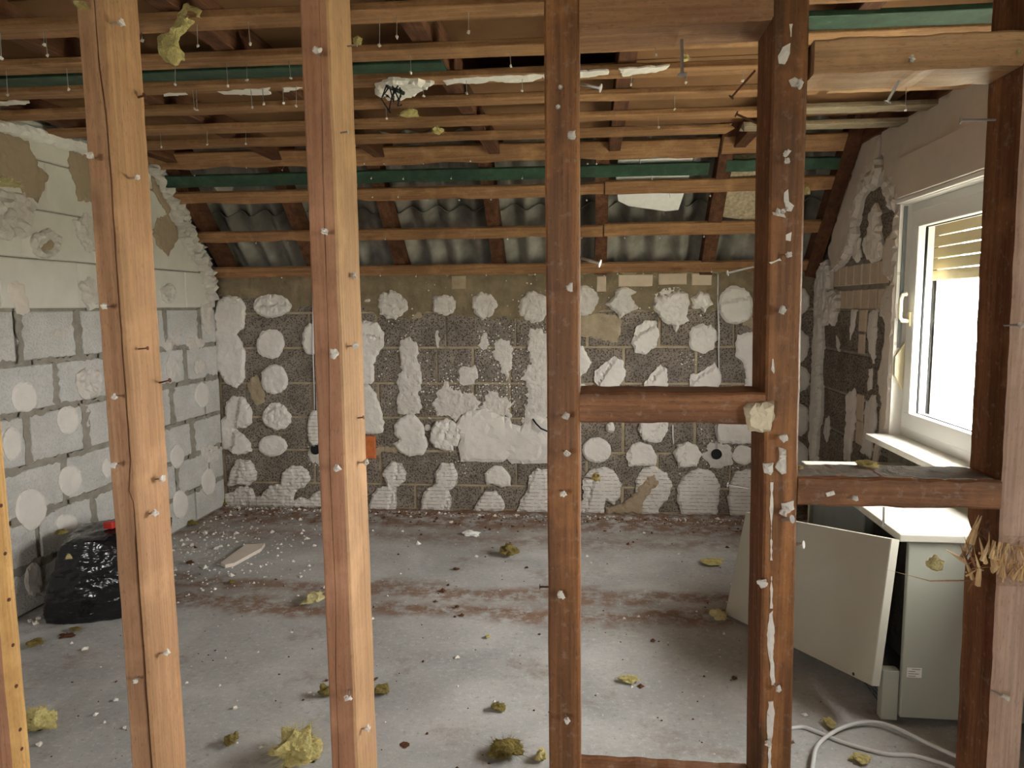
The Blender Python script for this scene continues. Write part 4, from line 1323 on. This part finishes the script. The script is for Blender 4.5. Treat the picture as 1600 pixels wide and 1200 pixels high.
def smear(pl, par, t=.003, mat='crumb', jag=.002, rough=.002, res=.006, name='plaster_smear'):
    global DAB
    DAB += 1
    poly = [fpx(*p) for p in pl]
    area = sum(poly[i][0] * poly[(i + 1) % len(poly)][1] - poly[(i + 1) % len(poly)][0] * poly[i][1] for i in range(len(poly)))
    if area < 0:
        poly = poly[::-1]
    relief(name, poly, PF, t, mat, par, jag, .003, rough, res, DAB * 1.7, local=False, rfreq=90, sink=.003)


def w4(l):
    return [(1120 + .4167 * x, 700 + .4167 * y) for x, y in l]


def w3(l):
    return [(1040 + .35 * x, .35 * y) for x, y in l]


def w8(l):
    return [(1140 + .2832 * x, 560 + .2832 * y) for x, y in l]


for pl, t_ in ((w4([(195, 620), (210, 610), (217, 690), (210, 760), (215, 830), (222, 880), (205, 890), (195, 800), (192, 700)]), .004),
               (w4([(192, 950), (212, 945), (220, 980), (212, 1010), (205, 1100), (205, 1190), (205, 1260), (190, 1260), (192, 1100), (188, 1000)]), .004),
               (w4([(202, 130), (209, 130), (208, 300), (207, 420), (200, 420), (201, 300)]), .002), (w4([(203, 480), (207, 480), (207, 600), (200, 600)]), .002),
               (w8([(232, 0), (246, 0), (246, 70), (240, 90), (232, 60)]), .003),
               (w3([(500, 250), (520, 210), (555, 195), (555, 240), (530, 285), (505, 285)]), .004), (w3([(555, 110), (563, 110), (562, 165), (555, 165)]), .002),
               (w3([(550, 360), (575, 345), (600, 360), (612, 380), (590, 395), (560, 390)]), .004), (w3([(528, 860), (545, 845), (550, 900), (570, 920), (560, 945), (540, 940), (525, 900)]), .005),
               (w3([(475, 945), (530, 955), (535, 972), (480, 958)]), .004), (w3([(462, 1170), (510, 1150), (520, 1165), (470, 1180)]), .003), (w3([(540, 1050), (560, 1040), (556, 1075), (540, 1070)]), .003),
               (w8([(270, 490), (310, 500), (312, 560), (310, 630), (285, 635), (255, 600), (272, 560)]), .012), (w8([(185, 580), (240, 570), (240, 620), (225, 645), (190, 630)]), .010),
               (w8([(285, 800), (350, 785), (355, 830), (320, 850), (290, 860)]), .006)):
    smear(pl, s4, t_)
smear(w8([(75, 270), (100, 250), (180, 235), (240, 230), (240, 330), (215, 395), (160, 400), (105, 395), (85, 330)]), s4, .022, 'cream_chunk', .002, .004, .006, 'plaster_chunk')
smear([(1290, 770), (1302, 768), (1304, 772), (1292, 776)], n_low, .002); smear([(1334, 777), (1340, 774), (1342, 782), (1336, 784)], n_low, .002)
DAB += 1
relief('dust_layer', [(.374, YS + .010), (.50, YS + .014), (.62, YS + .008), (.705, YS + .012), (.705, YS + .104), (.374, YS + .104)], (Vector((0, 0, 1.2)), Vector((1, 0, 0)), Vector((0, 1, 0)), Vector((0, 0, 1))), .0018, 'mortar_grey', n_low, .006, .006, .0012, .008, 3.3, local=False, rfreq=80)
# nail holes along the yellow post, shown as flush rusty nail heads
for py in (790, 865, 937, 1008, 1072, 1140, 1170):
    xl = 22 + (py - 1200) * .085; q = on_x(xl + 15, py, x0a + .0012)
    nail(q - Vector((.02, 0, 0)), q, s0, NAIL_RUST, .0016)

# ================================================================== NAILS LEFT IN THE CEILING BOARDS
TB = math.tan(BR)
YB = {1: 2.245, 2: 2.585, 3: 2.885, 4: 3.20, 5: 3.545, 6: 3.86, '4r': 3.19, '5r': 3.52}
for (b, lst) in ((1, ((65, 17), (219, 14), (593, 71), (2, 91), (74, 87), (309, 72), (391, 69), (620, 58), (732, 50))),
                 (2, ((274, 132), (12, 148), (107, 140), (356, 135), (386, 125), (454, 122), (642, 113), (798, 103), (1025, 86))),
                 (3, ((304, 170), (308, 172), (394, 168), (412, 162), (443, 161), (463, 166), (662, 150), (729, 146), (816, 142), (986, 132), (1072, 129), (1160, 126))),
                 (4, ((604, 185), (1054, 171))), (5, ((252, 230), (324, 226), (384, 225), (1029, 199))), ('4r', ((1415, 172),))):
    bo = BO[b]
    for (px, py) in lst:
        q = on_y(px, py, YB[b]); yb_ = YB[b] + (q.x + .5) * TB; q = on_y(px, py, yb_)
        if q.z > 2.385:
            q.z = 2.36
        if q.z < 2.30:
            q.z = 2.30
        nail((q.x + random.uniform(-.004, .004), q.y, 2.403), q, bo, NAIL, .0014); lump(q, (.0055, .0055, .004), bo, k); k += 1
for (b, lst) in ((7, ((569, 258), (600, 258), (662, 258), (735, 254), (918, 258), (932, 258), (1000, 256), (304, 276), (385, 264), (441, 268))), ('g2', ((580, 281), (630, 282), (705, 281), (816, 281), (1019, 282))),
                 (8, ((582, 310), (622, 310), (668, 315), (718, 315), (767, 314), (917, 315))), ('8r', ((1047, 310), (1110, 308))), (9, ((602, 376), (741, 376), (793, 376), (909, 374), (400, 382), (450, 381))), ('9r', ((976, 374), (1031, 374), (1100, 372))), (10, ((594, 433), (650, 434), (760, 432), (836, 431), (965, 430), (1005, 430), (1112, 427), (440, 436)))):
    for (px, py) in lst:
        q = hit(px, py - 2, (0, 1, 1), 6.81 - .05)
        nail(q + SCV * .042, q, BO[b], NAIL, .0013); lump(q, .005, BO[b], k); k += 1

# white plaster still sticking to the third board
UF = (Vector((0, 0, 2.40)), Vector((1, 0, 0)), Vector((0, -1, 0)), Vector((0, 0, -1)))


def residue(pl, par=None, t=.004, mat='crumb'):
    global DAB
    DAB += 1
    poly = []
    for p in pl:
        q = on_z(p[0], p[1], 2.397); poly.append((q.x, -q.y))
    area = sum(poly[i][0] * poly[(i + 1) % len(poly)][1] - poly[(i + 1) % len(poly)][0] * poly[i][1] for i in range(len(poly)))
    if area < 0:
        poly = poly[::-1]
    relief('plaster_residue', poly, UF, t, mat, par or BO[3], .008, .006, .003, .016, DAB * 1.1, local=False, spike=.02)


def v2(l):
    return [(520 + .35 * x, .35 * y) for x, y in l]


residue(v2([(495, 362), (560, 352), (700, 345), (830, 338), (940, 336), (940, 352), (830, 372), (700, 365), (640, 378), (560, 368), (510, 382)]))
residue(v2([(940, 336), (1100, 322), (1240, 316), (1230, 334), (1150, 345), (1110, 350), (940, 354)])); residue(v2([(1280, 312), (1500, 296), (1480, 318), (1380, 330), (1300, 342)]))
residue([(341, 144), (360, 142), (421, 138), (422, 147), (409, 150), (388, 149), (360, 148), (350, 147)]); residue([(440, 138), (472, 138), (461, 142), (451, 144), (444, 144)])
residue([(-10, 162), (17, 160), (45, 160), (37, 163), (-10, 167)]); residue(v2([(190, 375), (250, 352), (380, 356), (450, 366), (400, 392), (350, 425), (320, 430), (260, 435), (210, 420)]), t=.02)
residue([(256, 148), (290, 146), (290, 148), (258, 151)])
m_ = MB()
for j in range(9):
    a = on_z(604 + j * 3, 134 + (j % 3) * 3, 2.37); m_.tube([a, a + Vector((random.uniform(-.03, .03), random.uniform(-.02, .02), -.03 - .03 * random.random())), a + Vector((random.uniform(-.04, .04), 0, -.08 * random.random() - .02))], .003, 5)
m_.tube([on_z(604, 134, 2.38), on_z(631, 146, 2.37)], .008, 6)
o = m_.build('torn_felt', 'rubber', BO[3])
# loose white laths above the boards at the left
for (a, b) in (((4, 163), (36, 180)), ((18, 160), (44, 178)), ((62, 198), (100, 207)), ((256, 166), (298, 170)), ((294, 186), (318, 196)), ((350, 209), (372, 219)), ((80, 196), (120, 206)), ((70, 133), (122, 133))):
    pa, pb = on_z(*a, 2.46), on_z(*b, 2.46); m_ = MB(); d = (pb - pa); nrm = Vector((-d.y, d.x, 0)).normalized() * .008
    m_.add([pa - nrm, pb - nrm, pb + nrm, pa + nrm] + [v + Vector((0, 0, .008)) for v in (pa - nrm, pb - nrm, pb + nrm, pa + nrm)], [(0, 3, 2, 1), (4, 5, 6, 7), (0, 1, 5, 4), (1, 2, 6, 5), (2, 3, 7, 6), (3, 0, 4, 7)])
    m_.build('white_lath', 'white_paint', ceiling)


# white foam and tan boards caught between the rafters
def slab_on_slope(name, pl, off, th, mat, label, cat):
    P = [hit(x, y, (0, 1, 1), 6.81 + off * 2 ** .5) for x, y in pl]; n = len(P)
    o = mesh_obj(name, P + [p + SCV * th for p in P], [tuple(range(n))[::-1], tuple(range(n, 2 * n))] + [(i, (i + 1) % n, (i + 1) % n + n, i + n) for i in range(n)], mat)
    bm = bmesh.new(); bm.from_mesh(o.data); bmesh.ops.recalc_face_normals(bm, faces=bm.faces); bm.to_mesh(o.data); bm.free()
    return props(o, label, cat)


slab_on_slope('foam_board', [(966, 250), (1083, 246), (1076, 280), (1060, 328), (1040, 330), (982, 322), (966, 314), (962, 284)], .06, .03, 'styro', 'white foam board caught behind the sloping roof boards', 'foam board')
slab_on_slope('insulation_board', [(1146, 250), (1196, 246), (1196, 300), (1178, 346), (1124, 338), (1128, 312), (1140, 282)], .06, .05, 'osb', 'tan fibrous insulation board between the right-hand rafters', 'insulation')
slab_on_slope('plaster_fragment', [(333, 291), (366, 288), (362, 300), (344, 304)], .05, .012, 'crumb', 'small white plaster fragment on the dark roof slope at left', 'plaster fragment')
slab_on_slope('white_strip', [(950, 186), (1038, 183), (1036, 190), (950, 193)], .05, .012, 'styro', 'narrow white strip lying above the broken boards', 'strip')

# ================================================================== STORAGE HEATER
heater = empty('storage_heater', (1.31, 3.12, 0))
props(heater, 'white metal storage heater with its front off, standing under the window', 'heater')
HX0, HX1, HY0, HY1, HZ = 1.10, 1.545, 2.545, 3.70, .685


def hb(nm, a, b, mat, bev=.003, par=None):
    m_ = MB(); m_.box(a, b, bev=bev); return m_.build(nm, mat, par or heater)


end = hb('end_panel', (HX0 + .005, HY0, .03), (HX1, HY0 + .022, HZ - .005), 'enamel_grey', .004)
hb('end_panel', (HX0 + .005, HY1 - .022, .03), (HX1, HY1, HZ - .005), 'enamel_grey', .004)
hb('back_panel', (HX1 - .014, HY0 + .022, .03), (HX1, HY1 - .022, HZ - .005), 'enamel_grey', 0)
hb('base_plate', (HX0 + .02, HY0 + .022, .03), (HX1 - .014, HY1 - .022, .045), 'grey_metal', 0)
for x in (HX0 + .05, HX1 - .06):
    for y in (HY0 + .05, HY1 - .08):
        hb('foot', (x, y, 0), (x + .04, y + .04, .03), 'rubber', .003)
hb('corner_post', (HX0 - .055, HY0 + .01, .012), (HX0 + .002, HY0 + .05, .20), 'enamel_grey', .003)
hb('insulation_layer', (HX0 + .04, HY0 + .03, .20), (HX1 - .02, HY0 + .42, HZ - .03), 'dark_core', .012)
hb('inner_casing', (HX0 + .02, HY0 + .45, .16), (HX1 - .02, HY1 - .03, HZ - .03), 'grey_metal', .006)
# lid with folded edge
m_ = MB(); m_.box((HX0 - .035, HY0 - .018, HZ), (HX1 + .004, HY1 + .008, HZ + .028), bev=.004)
lid = m_.build('lid', 'enamel', heater)
# outlet grille at the foot of the front: frame bars and cross wires
gr = hb('grille', (HX0 - .035, HY0 + .055, .15), (HX0 - .02, HY1 - .05, .16), 'grey_metal', .002)
for i in range(6):
    z = .03 + i * .022
    hb('grille_bar', (HX0 - .034 - .004 * i, HY0 + .056, z), (HX0 - .022 - .004 * i, HY1 - .055, z + .004), 'grey_metal', 0, gr)
for j in range(12):
    y = HY0 + .06 + j * .09
    hb('grille_bar', (HX0 - .036, y, .03), (HX0 - .030, y + .006, .155), 'grey_metal', 0, gr)
# rating plate with its lines of print
zl = on_y(1418, 1058, HY0).z; zt = on_y(1418, 1043, HY0).z; xa = on_y(1417, 1050, HY0).x; xb = on_y(1440, 1050, HY0).x
rp = hb('rating_plate', (xa, HY0 - .0015, zl), (xb, HY0 + .001, zt), 'white_paint', 0, end)
for i in range(4):
    z = zt - .006 - i * .0085
    hb('print_line', (xa + .004 + (.0 if i else .012), HY0 - .0022, z), (xa + (xb - xa) * (.9, .55, .8, .6)[i], HY0 - .0012, z + .0025), 'grey_metal', 0, end)
# the front cover, unhooked and leaning out into the room
BLc, BRc, TRc = Vector((.655, 3.434, 0.002)), Vector((.985, 2.50, .169)), Vector((1.026, 2.50, .705))
TLc = on_y(1165, 800, 3.46)
nn = (BRc - BLc).cross(TLc - BLc).normalized()
if nn.dot(EYE - BLc) < 0:
    nn = -nn
cv_ = empty('heater_cover', (.8, 3.0, 0)); props(cv_, 'large white metal front cover leaning against the heater on the floor', 'heater cover')
Q = [BLc, BRc, TRc, TLc]; th = .034
ins = [q.lerp(sum(Q, Vector()) / 4, .006) for q in Q]
vs = ins + [q - nn * .003 for q in Q] + [q - nn * th for q in Q]
fs = [(0, 1, 2, 3)] + [(i, i + 4, (i + 1) % 4 + 4, (i + 1) % 4) for i in range(4)] + [(i + 4, i + 8, (i + 1) % 4 + 8, (i + 1) % 4 + 4) for i in range(4)] + [(8, 11, 10, 9)]
o = mesh_obj('sheet', vs, fs, 'enamel', cv_)
bm = bmesh.new(); bm.from_mesh(o.data); bmesh.ops.recalc_face_normals(bm, faces=bm.faces); bm.to_mesh(o.data); bm.free()


def on_cover(px, py, off=.001):
    return hit(px, py, nn, nn.dot(BLc)) + nn * off


ex_ = (BRc - BLc).normalized(); ey_ = nn.cross(ex_)
for (px, py, r, mt, nm) in ((1383, 891, .011, 'rubber', 'screw_hole'), (1334, 1053, .006, 'rubber', 'screw_hole')):
    c = on_cover(px, py, 0); m_ = MB(); m_.tube([c - nn * .004, c + nn * .002], r, 14); m_.build(nm, mt, cv_)
    if r > .01:
        m_ = MB()
        for i in range(16):
            a0, a1 = 2 * math.pi * i / 16, 2 * math.pi * (i + 1) / 16
            d = lambda a, rr, h: c + (ex_ * math.cos(a) + ey_ * math.sin(a)) * rr + nn * h
            m_.add([d(a0, r, .003), d(a1, r, .003), d(a1, r + .005, .001), d(a0, r + .005, .001)], [(3, 2, 1, 0)])
        m_.build('screw_collar', 'enamel_grey', cv_)
# lower folded edge of the cover
a, b = BLc + ey_ * .055 + nn * .0005, BRc + ey_ * .012 + nn * .0005
m_ = MB(); m_.tube([BLc + ey_ * .06, BRc + ey_ * .02], .003, 6); m_.build('folded_edge', 'enamel', cv_)

# ================================================================== RUBBISH BAG
def bag(center, rad, seed=3):
    bm = bmesh.new(); bmesh.ops.create_icosphere(bm, subdivisions=6, radius=1)
    for v in bm.verts:
        c = v.co.copy(); m = max(abs(c.x), abs(c.y), abs(c.z)); p = c / (m ** .55)            # rounded box
        f = 1 + .10 * N(c.x * 1.5 + seed, c.y * 1.5, c.z * 1.5)
        f += .055 * (1 - abs(N(c.x * 3 + seed, c.y * 3, c.z * 5))) + .030 * (1 - abs(N(c.x * 8, c.y * 8 + seed, c.z * 6))) + .018 * (1 - abs(N(c.x * 19, c.y * 19, c.z * 14 + seed)))
        p = p * f
        q = Vector((p.x * rad[0], p.y * rad[1], p.z * rad[2]))
        if q.z < -rad[2] * .86:
            q.z = -rad[2] * .86 - .004 * N(c.x * 9, c.y * 9)
        v.co = q
    zmin = min(v.co.z for v in bm.verts)
    me = bpy.data.meshes.new('body')
    for v in bm.verts:
        v.co.z -= zmin
        v.co.x += .10 * (v.co.z / .45)        # it slumps to the right
    bm.to_mesh(me); bm.free(); me.materials.append(M['bag'])
    for p in me.polygons:
        p.use_smooth = True
    o = bpy.data.objects.new('rubbish_bag', me); o.location = center; link(o); return o


bg_ = bag((-2.48, 3.26, 0), (.235, .235, .222))
props(bg_, 'shiny black plastic rubbish bag slumped against the left wall', 'bag')
bg_.rotation_euler = (0, 0, .3)
o = slab = None
m_ = MB(); pz = on_y(173, 812, 3.22); m_.box((pz.x, 3.16, pz.z - .03), (pz.x + .05, 3.20, pz.z + .004), bev=.006)
props(m_.build('red_packet', 'red_plastic'), 'bit of red plastic sticking out on top of the black bag', 'packet')

# ================================================================== FLOOR DEBRIS
P = [on_z(x, y, .016) for x, y in ((345, 880), (384, 852), (414, 850), (408, 858), (366, 881), (352, 884))]
n = len(P)
o = mesh_obj('plasterboard_piece', [Vector((p.x, p.y, .002)) for p in P] + [Vector((p.x, p.y, .022)) for p in P], [tuple(range(n))[::-1], tuple(range(n, 2 * n))] + [(i, (i + 1) % n, (i + 1) % n + n, i + n) for i in range(n)], 'render')
bm = bmesh.new(); bm.from_mesh(o.data); bmesh.ops.recalc_face_normals(bm, faces=bm.faces); bm.to_mesh(o.data); bm.free()
props(o, 'flat broken strip of plasterboard lying on the floor', 'board')


def cable(pts, r, name, label):
    P = []
    for x, y in pts:
        P.append(on_z(800 + .5 * x, 780 + .5 * y, r))
    S = []
    for i in range(len(P) - 1):
        p0, p1, p2, p3 = P[max(i - 1, 0)], P[i], P[i + 1], P[min(i + 2, len(P) - 1)]
        for j in range(5):
            t = j / 5
            S.append(.5 * ((2 * p1) + (p2 - p0) * t + (2 * p0 - 5 * p1 + 4 * p2 - p3) * t * t + (3 * p1 - p0 - 3 * p2 + p3) * t ** 3))
    S.append(P[-1]); m_ = MB(); m_.tube(S, r, 8)
    return props(m_.build(name, 'cable', smooth=True), label, 'cable', 'cables by the heater')


cable([(780, 722), (830, 716), (870, 716), (910, 712), (960, 730), (1040, 762), (1120, 785), (1180, 797), (1250, 800), (1310, 815), (1370, 835), (1440, 870)], .0068, 'cable', 'white cable running straight across the floor before the heater')
c_ = cable([(930, 900), (940, 840), (950, 790), (980, 755), (1040, 722), (1100, 708), (1160, 712), (1230, 740), (1300, 775), (1365, 805), (1460, 845)], .0068, 'cable', 'white cable bent in a loop on the floor before the heater')
c_.location.z += .0137


def tuft(p, rad, mat, seed, fib=160, flat=.5, sub=3):
    """A torn tuft of glass wool: a ragged lump with loose fibres."""
    r_ = random.Random(seed); bm = bmesh.new(); bmesh.ops.create_icosphere(bm, subdivisions=sub, radius=1)
    st = (r_.uniform(.7, 1.3), r_.uniform(.7, 1.2))
    for v in bm.verts:
        c = v.co
        f = .76 + .6 * N(c.x * 1.4 + seed, c.y * 1.4, c.z * 1.4) + .25 * abs(N(c.x * 4 + seed, c.y * 4, c.z * 4)) + .14 * N(c.x * 9, c.y * 9 + seed, c.z * 9)
        v.co = Vector((c.x * f * rad * st[0], c.y * f * rad * st[1], max(-.25 * rad * flat, c.z * f * rad * flat)))
    bm.verts.ensure_lookup_table()
    m_ = MB(); m_.add([v.co.copy() for v in bm.verts], [tuple(v.index for v in f.verts) for f in bm.faces]); vv = [v.co.copy() for v in bm.verts]; bm.free()
    for _ in range(int(fib * (3.5 if sub > 3 else 2.0))):
        a = r_.choice(vv); d = a.normalized() * rad * r_.uniform(.05, .4) + Vector((r_.uniform(-1, 1), r_.uniform(-1, 1), r_.uniform(-.3, .6) * flat)) * rad * .4
        b = a + d; w_ = Vector((r_.uniform(-1, 1), r_.uniform(-1, 1), r_.uniform(-1, 1))).normalized() * rad * r_.uniform(.005, .014)
        k_ = len(m_.v); m_.v += [a * .9 - w_, a * .9 + w_, b]; m_.f.append((k_, k_ + 1, k_ + 2)); m_.m.append(0)
    zm = min(v.z for v in m_.v)
    return m_, zm, p


def floor_tuft(px, py, wpx, mat, label, seed, flat=.5, z=0.0, cat='insulation tuft', fib=170, name='insulation_tuft', group=None):
    p = on_z(px, py, z); rad = wpx / 2 / FPX * (p - EYE).dot(FW)
    m_, zm, _ = tuft(p, rad, mat, seed, fib, flat, 4 if wpx > 40 else 3 if wpx > 14 else 2)
    m_.v = [v + Vector((p.x, p.y, z - zm)) for v in m_.v]
    return props(m_.build(name, mat), label, cat, group)


for i, (px, py, wd, mt, lb, fl_) in enumerate((
        (466, 1188, 96, 'wool', 'big yellow glass wool tuft at the bottom by the reddish post', .55),
        (788, 1180, 62, 'wool_olive', 'ragged olive glass wool clump at the bottom left of the middle post', .35),
        (846, 1188, 28, 'wool', 'yellow wool tuft touching the foot of the middle post', .8),
        (62, 1142, 46, 'wool', 'fluffy yellow wool tuft beside the yellowish post', 1.1),
        (596, 1084, 24, 'wool_olive', 'olive wool tuft just right of the reddish post', .8),
        (508, 1088, 22, 'wool_olive', 'brown wool shred just left of the reddish post', 1.2),
        (779, 1109, 20, 'wool_olive', 'small olive wool lump between the reddish and middle posts', .8),
        (362, 1163, 28, 'wool_olive', 'yellowish wool crumb on the floor right of the cracked post', .7),
        (490, 942, 40, 'wool_pale', 'pale wool flake on the brown floor stain', .35),
        (796, 870, 34, 'wool_olive', 'brownish wool lump on the floor in front of the back wall', .7),
        (1112, 882, 34, 'wool', 'flat yellow wool flake on the floor left of the heater cover', .25),
        (982, 1066, 28, 'wool', 'small yellow wool flake right of the middle post', .3),
        (1124, 968, 30, 'wool_pale', 'pale wool tuft at the bottom corner of the heater cover', .5),
        (1296, 1136, 26, 'wool', 'yellow wool bit on the floor by the white cables', .5),
        (56, 1012, 34, 'wool_olive', 'dull olive wool scrap near the black bag', .3),
        (118, 986, 18, 'wool_olive', 'tiny olive wool scrap at the foot of the bag', .3),
        (350, 790, 26, 'wool_olive', 'brown wool heap in the far left corner', .6),
        (300, 822, 22, 'wool_olive', 'olive wool heap along the left wall', .5),
        (362, 912, 12, 'wool_olive', 'small olive wool lump in front of the plasterboard strip', .7),
        (297, 882, 12, 'brown_bit', 'small brown clod left of the plasterboard strip', .6),
        (713, 891, 10, 'brown_bit', 'small brown clod on the floor in front of the back wall', .6),
        (762, 997, 12, 'wool', 'tiny yellow wool flake in the middle of the floor', .4),
        (1148, 1062, 10, 'brown_bit', 'small dark clod beside the plaster-streaked post', .6),
        (714, 950, 10, 'brown_bit', 'small brown clod at the edge of the brown stain', .5),
        (1345, 1190, 26, 'wool', 'yellow wool bit at the bottom edge under the looped cable', .4))):
    floor_tuft(px, py, wd, mt, lb, 100 + i, fl_)
floor_tuft(738, 836, 26, 'styro', 'crumpled white and black wrapper on the floor near the back wall', 140, .5, cat='wrapper', name='crumpled_wrapper', fib=0)
floor_tuft(105, 994, 26, 'brown_bit', 'dark brown wood sliver on the floor below the bag', 141, .2, cat='wood sliver', name='wood_sliver', fib=0)
floor_tuft(632, 1164, 16, 'brown_bit', 'thin brown wood sliver between the reddish and middle posts', 142, .2, cat='wood sliver', name='wood_sliver', fib=0)


def air_tuft(px, py, y, wpx, mat, label, seed, flat=1.0, par=None):
    p = on_y(px, py, y); rad = wpx / 2 / FPX * (p - EYE).dot(FW)
    m_, zm, _ = tuft(p, rad, mat, seed, 150, flat, 3 if wpx > 20 else 2)
    m_.v = [v + p for v in m_.v]
    return props(m_.build('insulation_tuft', mat, par), label, None if par else 'insulation tuft')


air_tuft(1462, 884, 1.36, 34, 'wool_pale', 'pale wool tuft hanging on the splinters of the snapped post', 201)
air_tuft(640, 178, 3.16, 26, 'wool', 'yellow wool tuft dangling under the ceiling right of the reddish post', 202, .7)
air_tuft(683, 205, 3.50, 26, 'wool', 'yellow wool wisp on a ceiling board nearest the middle post', 203, .6)
air_tuft(559, 66, 2.30, 18, 'wool', 'yellow wool bit at the top right edge of the reddish post', 204, 1.2)
air_tuft(1070, 92, 2.58, 20, 'wool', 'yellow wool bit beside the big hanging nail', 205, .8)
air_tuft(932, 748, 1.38, 20, 'wool', 'yellow wool wisp on the nail right of the middle post', 206, 1.0)
air_tuft(1259, 300, 1.37, 14, 'wool_pale', 'pale wool shred on the right edge of the plaster-streaked post', 207, 2.2)
air_tuft(128, 10, 1.292, 22, 'wool', 'yellow wool smear at the top of the cracked post', 208, .8)
air_tuft(95, 832, 3.08, 20, 'wool_olive', 'olive wool tuft on top of the black bag', 209, .6)
air_tuft(110, 870, 3.03, 15, 'wool', 'yellow wool tuft on the side of the black bag', 210, 1.0)
air_tuft(1355, 726, 1.40, 36, 'wool', 'yellow wool lying on the dusty crosspiece in front of the window', 211, .35)
air_tuft(1250, 731, 1.36, 14, 'wool_pale', 'pale wool bit at the left end of the dusty crosspiece', 212, .6)
air_tuft(1592, 82, 1.297, 12, 'wool', 'yellow wool bit at the right end of the upper crosspiece', 213, 1.0)
air_tuft(12, 288, 3.12, 36, 'wool_pale', 'pale wool clump on the crumbled plaster at far left', 214, .6)

# the long strip of glass wool hanging from the first ceiling board
PP = [on_y(x, y, 2.19) for x, y in ((292, 6), (297, 18), (290, 34), (280, 44), (272, 54), (262, 66), (264, 78), (274, 88), (281, 98))]
RR = [.006, .022, .02, .018, .016, .030, .034, .028, .014]
S = []; SR = []
for i in range(len(PP) - 1):
    for j in range(5):
        S.append(PP[i].lerp(PP[i + 1], j / 5)); SR.append(RR[i] + (RR[i + 1] - RR[i]) * j / 5)
m_ = MB(); m_.tube(S, SR, 14)
m_.tube([on_y(x, y, 2.18) for x, y in ((298, 16), (306, 14), (312, 20), (310, 28))], [.01, .014, .014, .008], 8)
for v in m_.v:
    v += Vector((N(v.x * 45, v.y * 45, v.z * 45), N(v.x * 45 + 9, v.y * 45, v.z * 45), N(v.x * 45, v.y * 45 + 5, v.z * 45))) * .012
props(m_.build('insulation_strip', 'wool'), 'long torn strip of yellow glass wool hanging from the ceiling', 'insulation')

# plaster chunks that can be told apart, and the crumbs that cannot
CH = ((62, 1165, 9), (338, 858, 8), (320, 835, 8), (181, 1095, 7), (367, 1108, 7), (195, 1138, 6), (300, 853, 7), (345, 855, 6), (56, 975, 9), (60, 968, 8), (47, 972, 7), (425, 833, 6), (470, 902, 5), (705, 817, 6), (560, 1130, 5))
for i, (px, py, wd) in enumerate(CH):
    p = on_z(px, py, 0); r = wd / 2 / FPX * (p - EYE).dot(FW)
    o = bpy.data.objects.new('plaster_chunk', LUMPS[i % 4]); link(o); o.location = (p.x, p.y, r * .55); o.scale = (r, r * .9, r * .7); o.rotation_euler = (0, 0, i)
    props(o, 'small white chunk of plaster lying on the floor', 'plaster chunk', 'white plaster chunks on the floor')
rc = random.Random(77); mc = MB(); md = MB()


def crumb(m, x, y, r):
    k = len(m.v); a0 = rc.random() * 6
    h = r * rc.uniform(.6, 1.3)
    ring_ = [(x + r * rc.uniform(.6, 1.2) * math.cos(a0 + j * 1.571), y + r * rc.uniform(.6, 1.2) * math.sin(a0 + j * 1.571), r * .15) for j in range(4)]
    m.v += [Vector(p) for p in ring_] + [Vector((x + rc.uniform(-.3, .3) * r, y + rc.uniform(-.3, .3) * r, h)), Vector((x, y, 0))]
    for j in range(4):
        m.f.append((k + j, k + (j + 1) % 4, k + 4)); m.m.append(0); m.f.append((k + (j + 1) % 4, k + j, k + 5)); m.m.append(0)


for _ in range(1500):          # thick along the left wall and before the back wall
    t = rc.random()
    if t < .5:
        x, y = -2.74 + abs(rc.gauss(0, .55)), rc.gauss(4.1, .5)
    elif t < .8:
        x, y = rc.uniform(-2.7, 1.2), 5.02 - abs(rc.gauss(0, .06))
    else:
        x, y = rc.uniform(-2.7, 1.0), rc.uniform(1.8, 5.0)
    if (abs(x + 2.45) < .32 and abs(y - 3.26) < .32) or (.9 < x and 2.4 < y < 3.75):
        continue
    if -2.76 < x < 1.5 and 1.6 < y < 5.04 + (x + 2.8) * .02 - .03:
        crumb(mc, x, y, min(.022, .0025 + rc.expovariate(1 / .0035)))
o = mc.build('plaster_crumbs', 'crumb'); props(o, 'scattered white plaster crumbs all over the concrete floor', 'crumbs', kind='stuff')
for _ in range(900):
    t = rc.random()
    x, y = (rc.uniform(-2.7, 1.2), 5.0 - abs(rc.gauss(0, .22))) if t < .6 else (rc.uniform(-2.7, 1.0), rc.uniform(1.8, 5.0))
    if 1.6 < y < 5.03 and not ((abs(x + 2.45) < .32 and abs(y - 3.26) < .32) or (.9 < x and 2.4 < y < 3.75)):
        crumb(md, x, y, min(.02, .002 + rc.expovariate(1 / .003)))
o = md.build('dirt_crumbs', 'brown_bit'); props(o, 'scattered dark brown dirt crumbs on the concrete floor', 'dirt', kind='stuff')
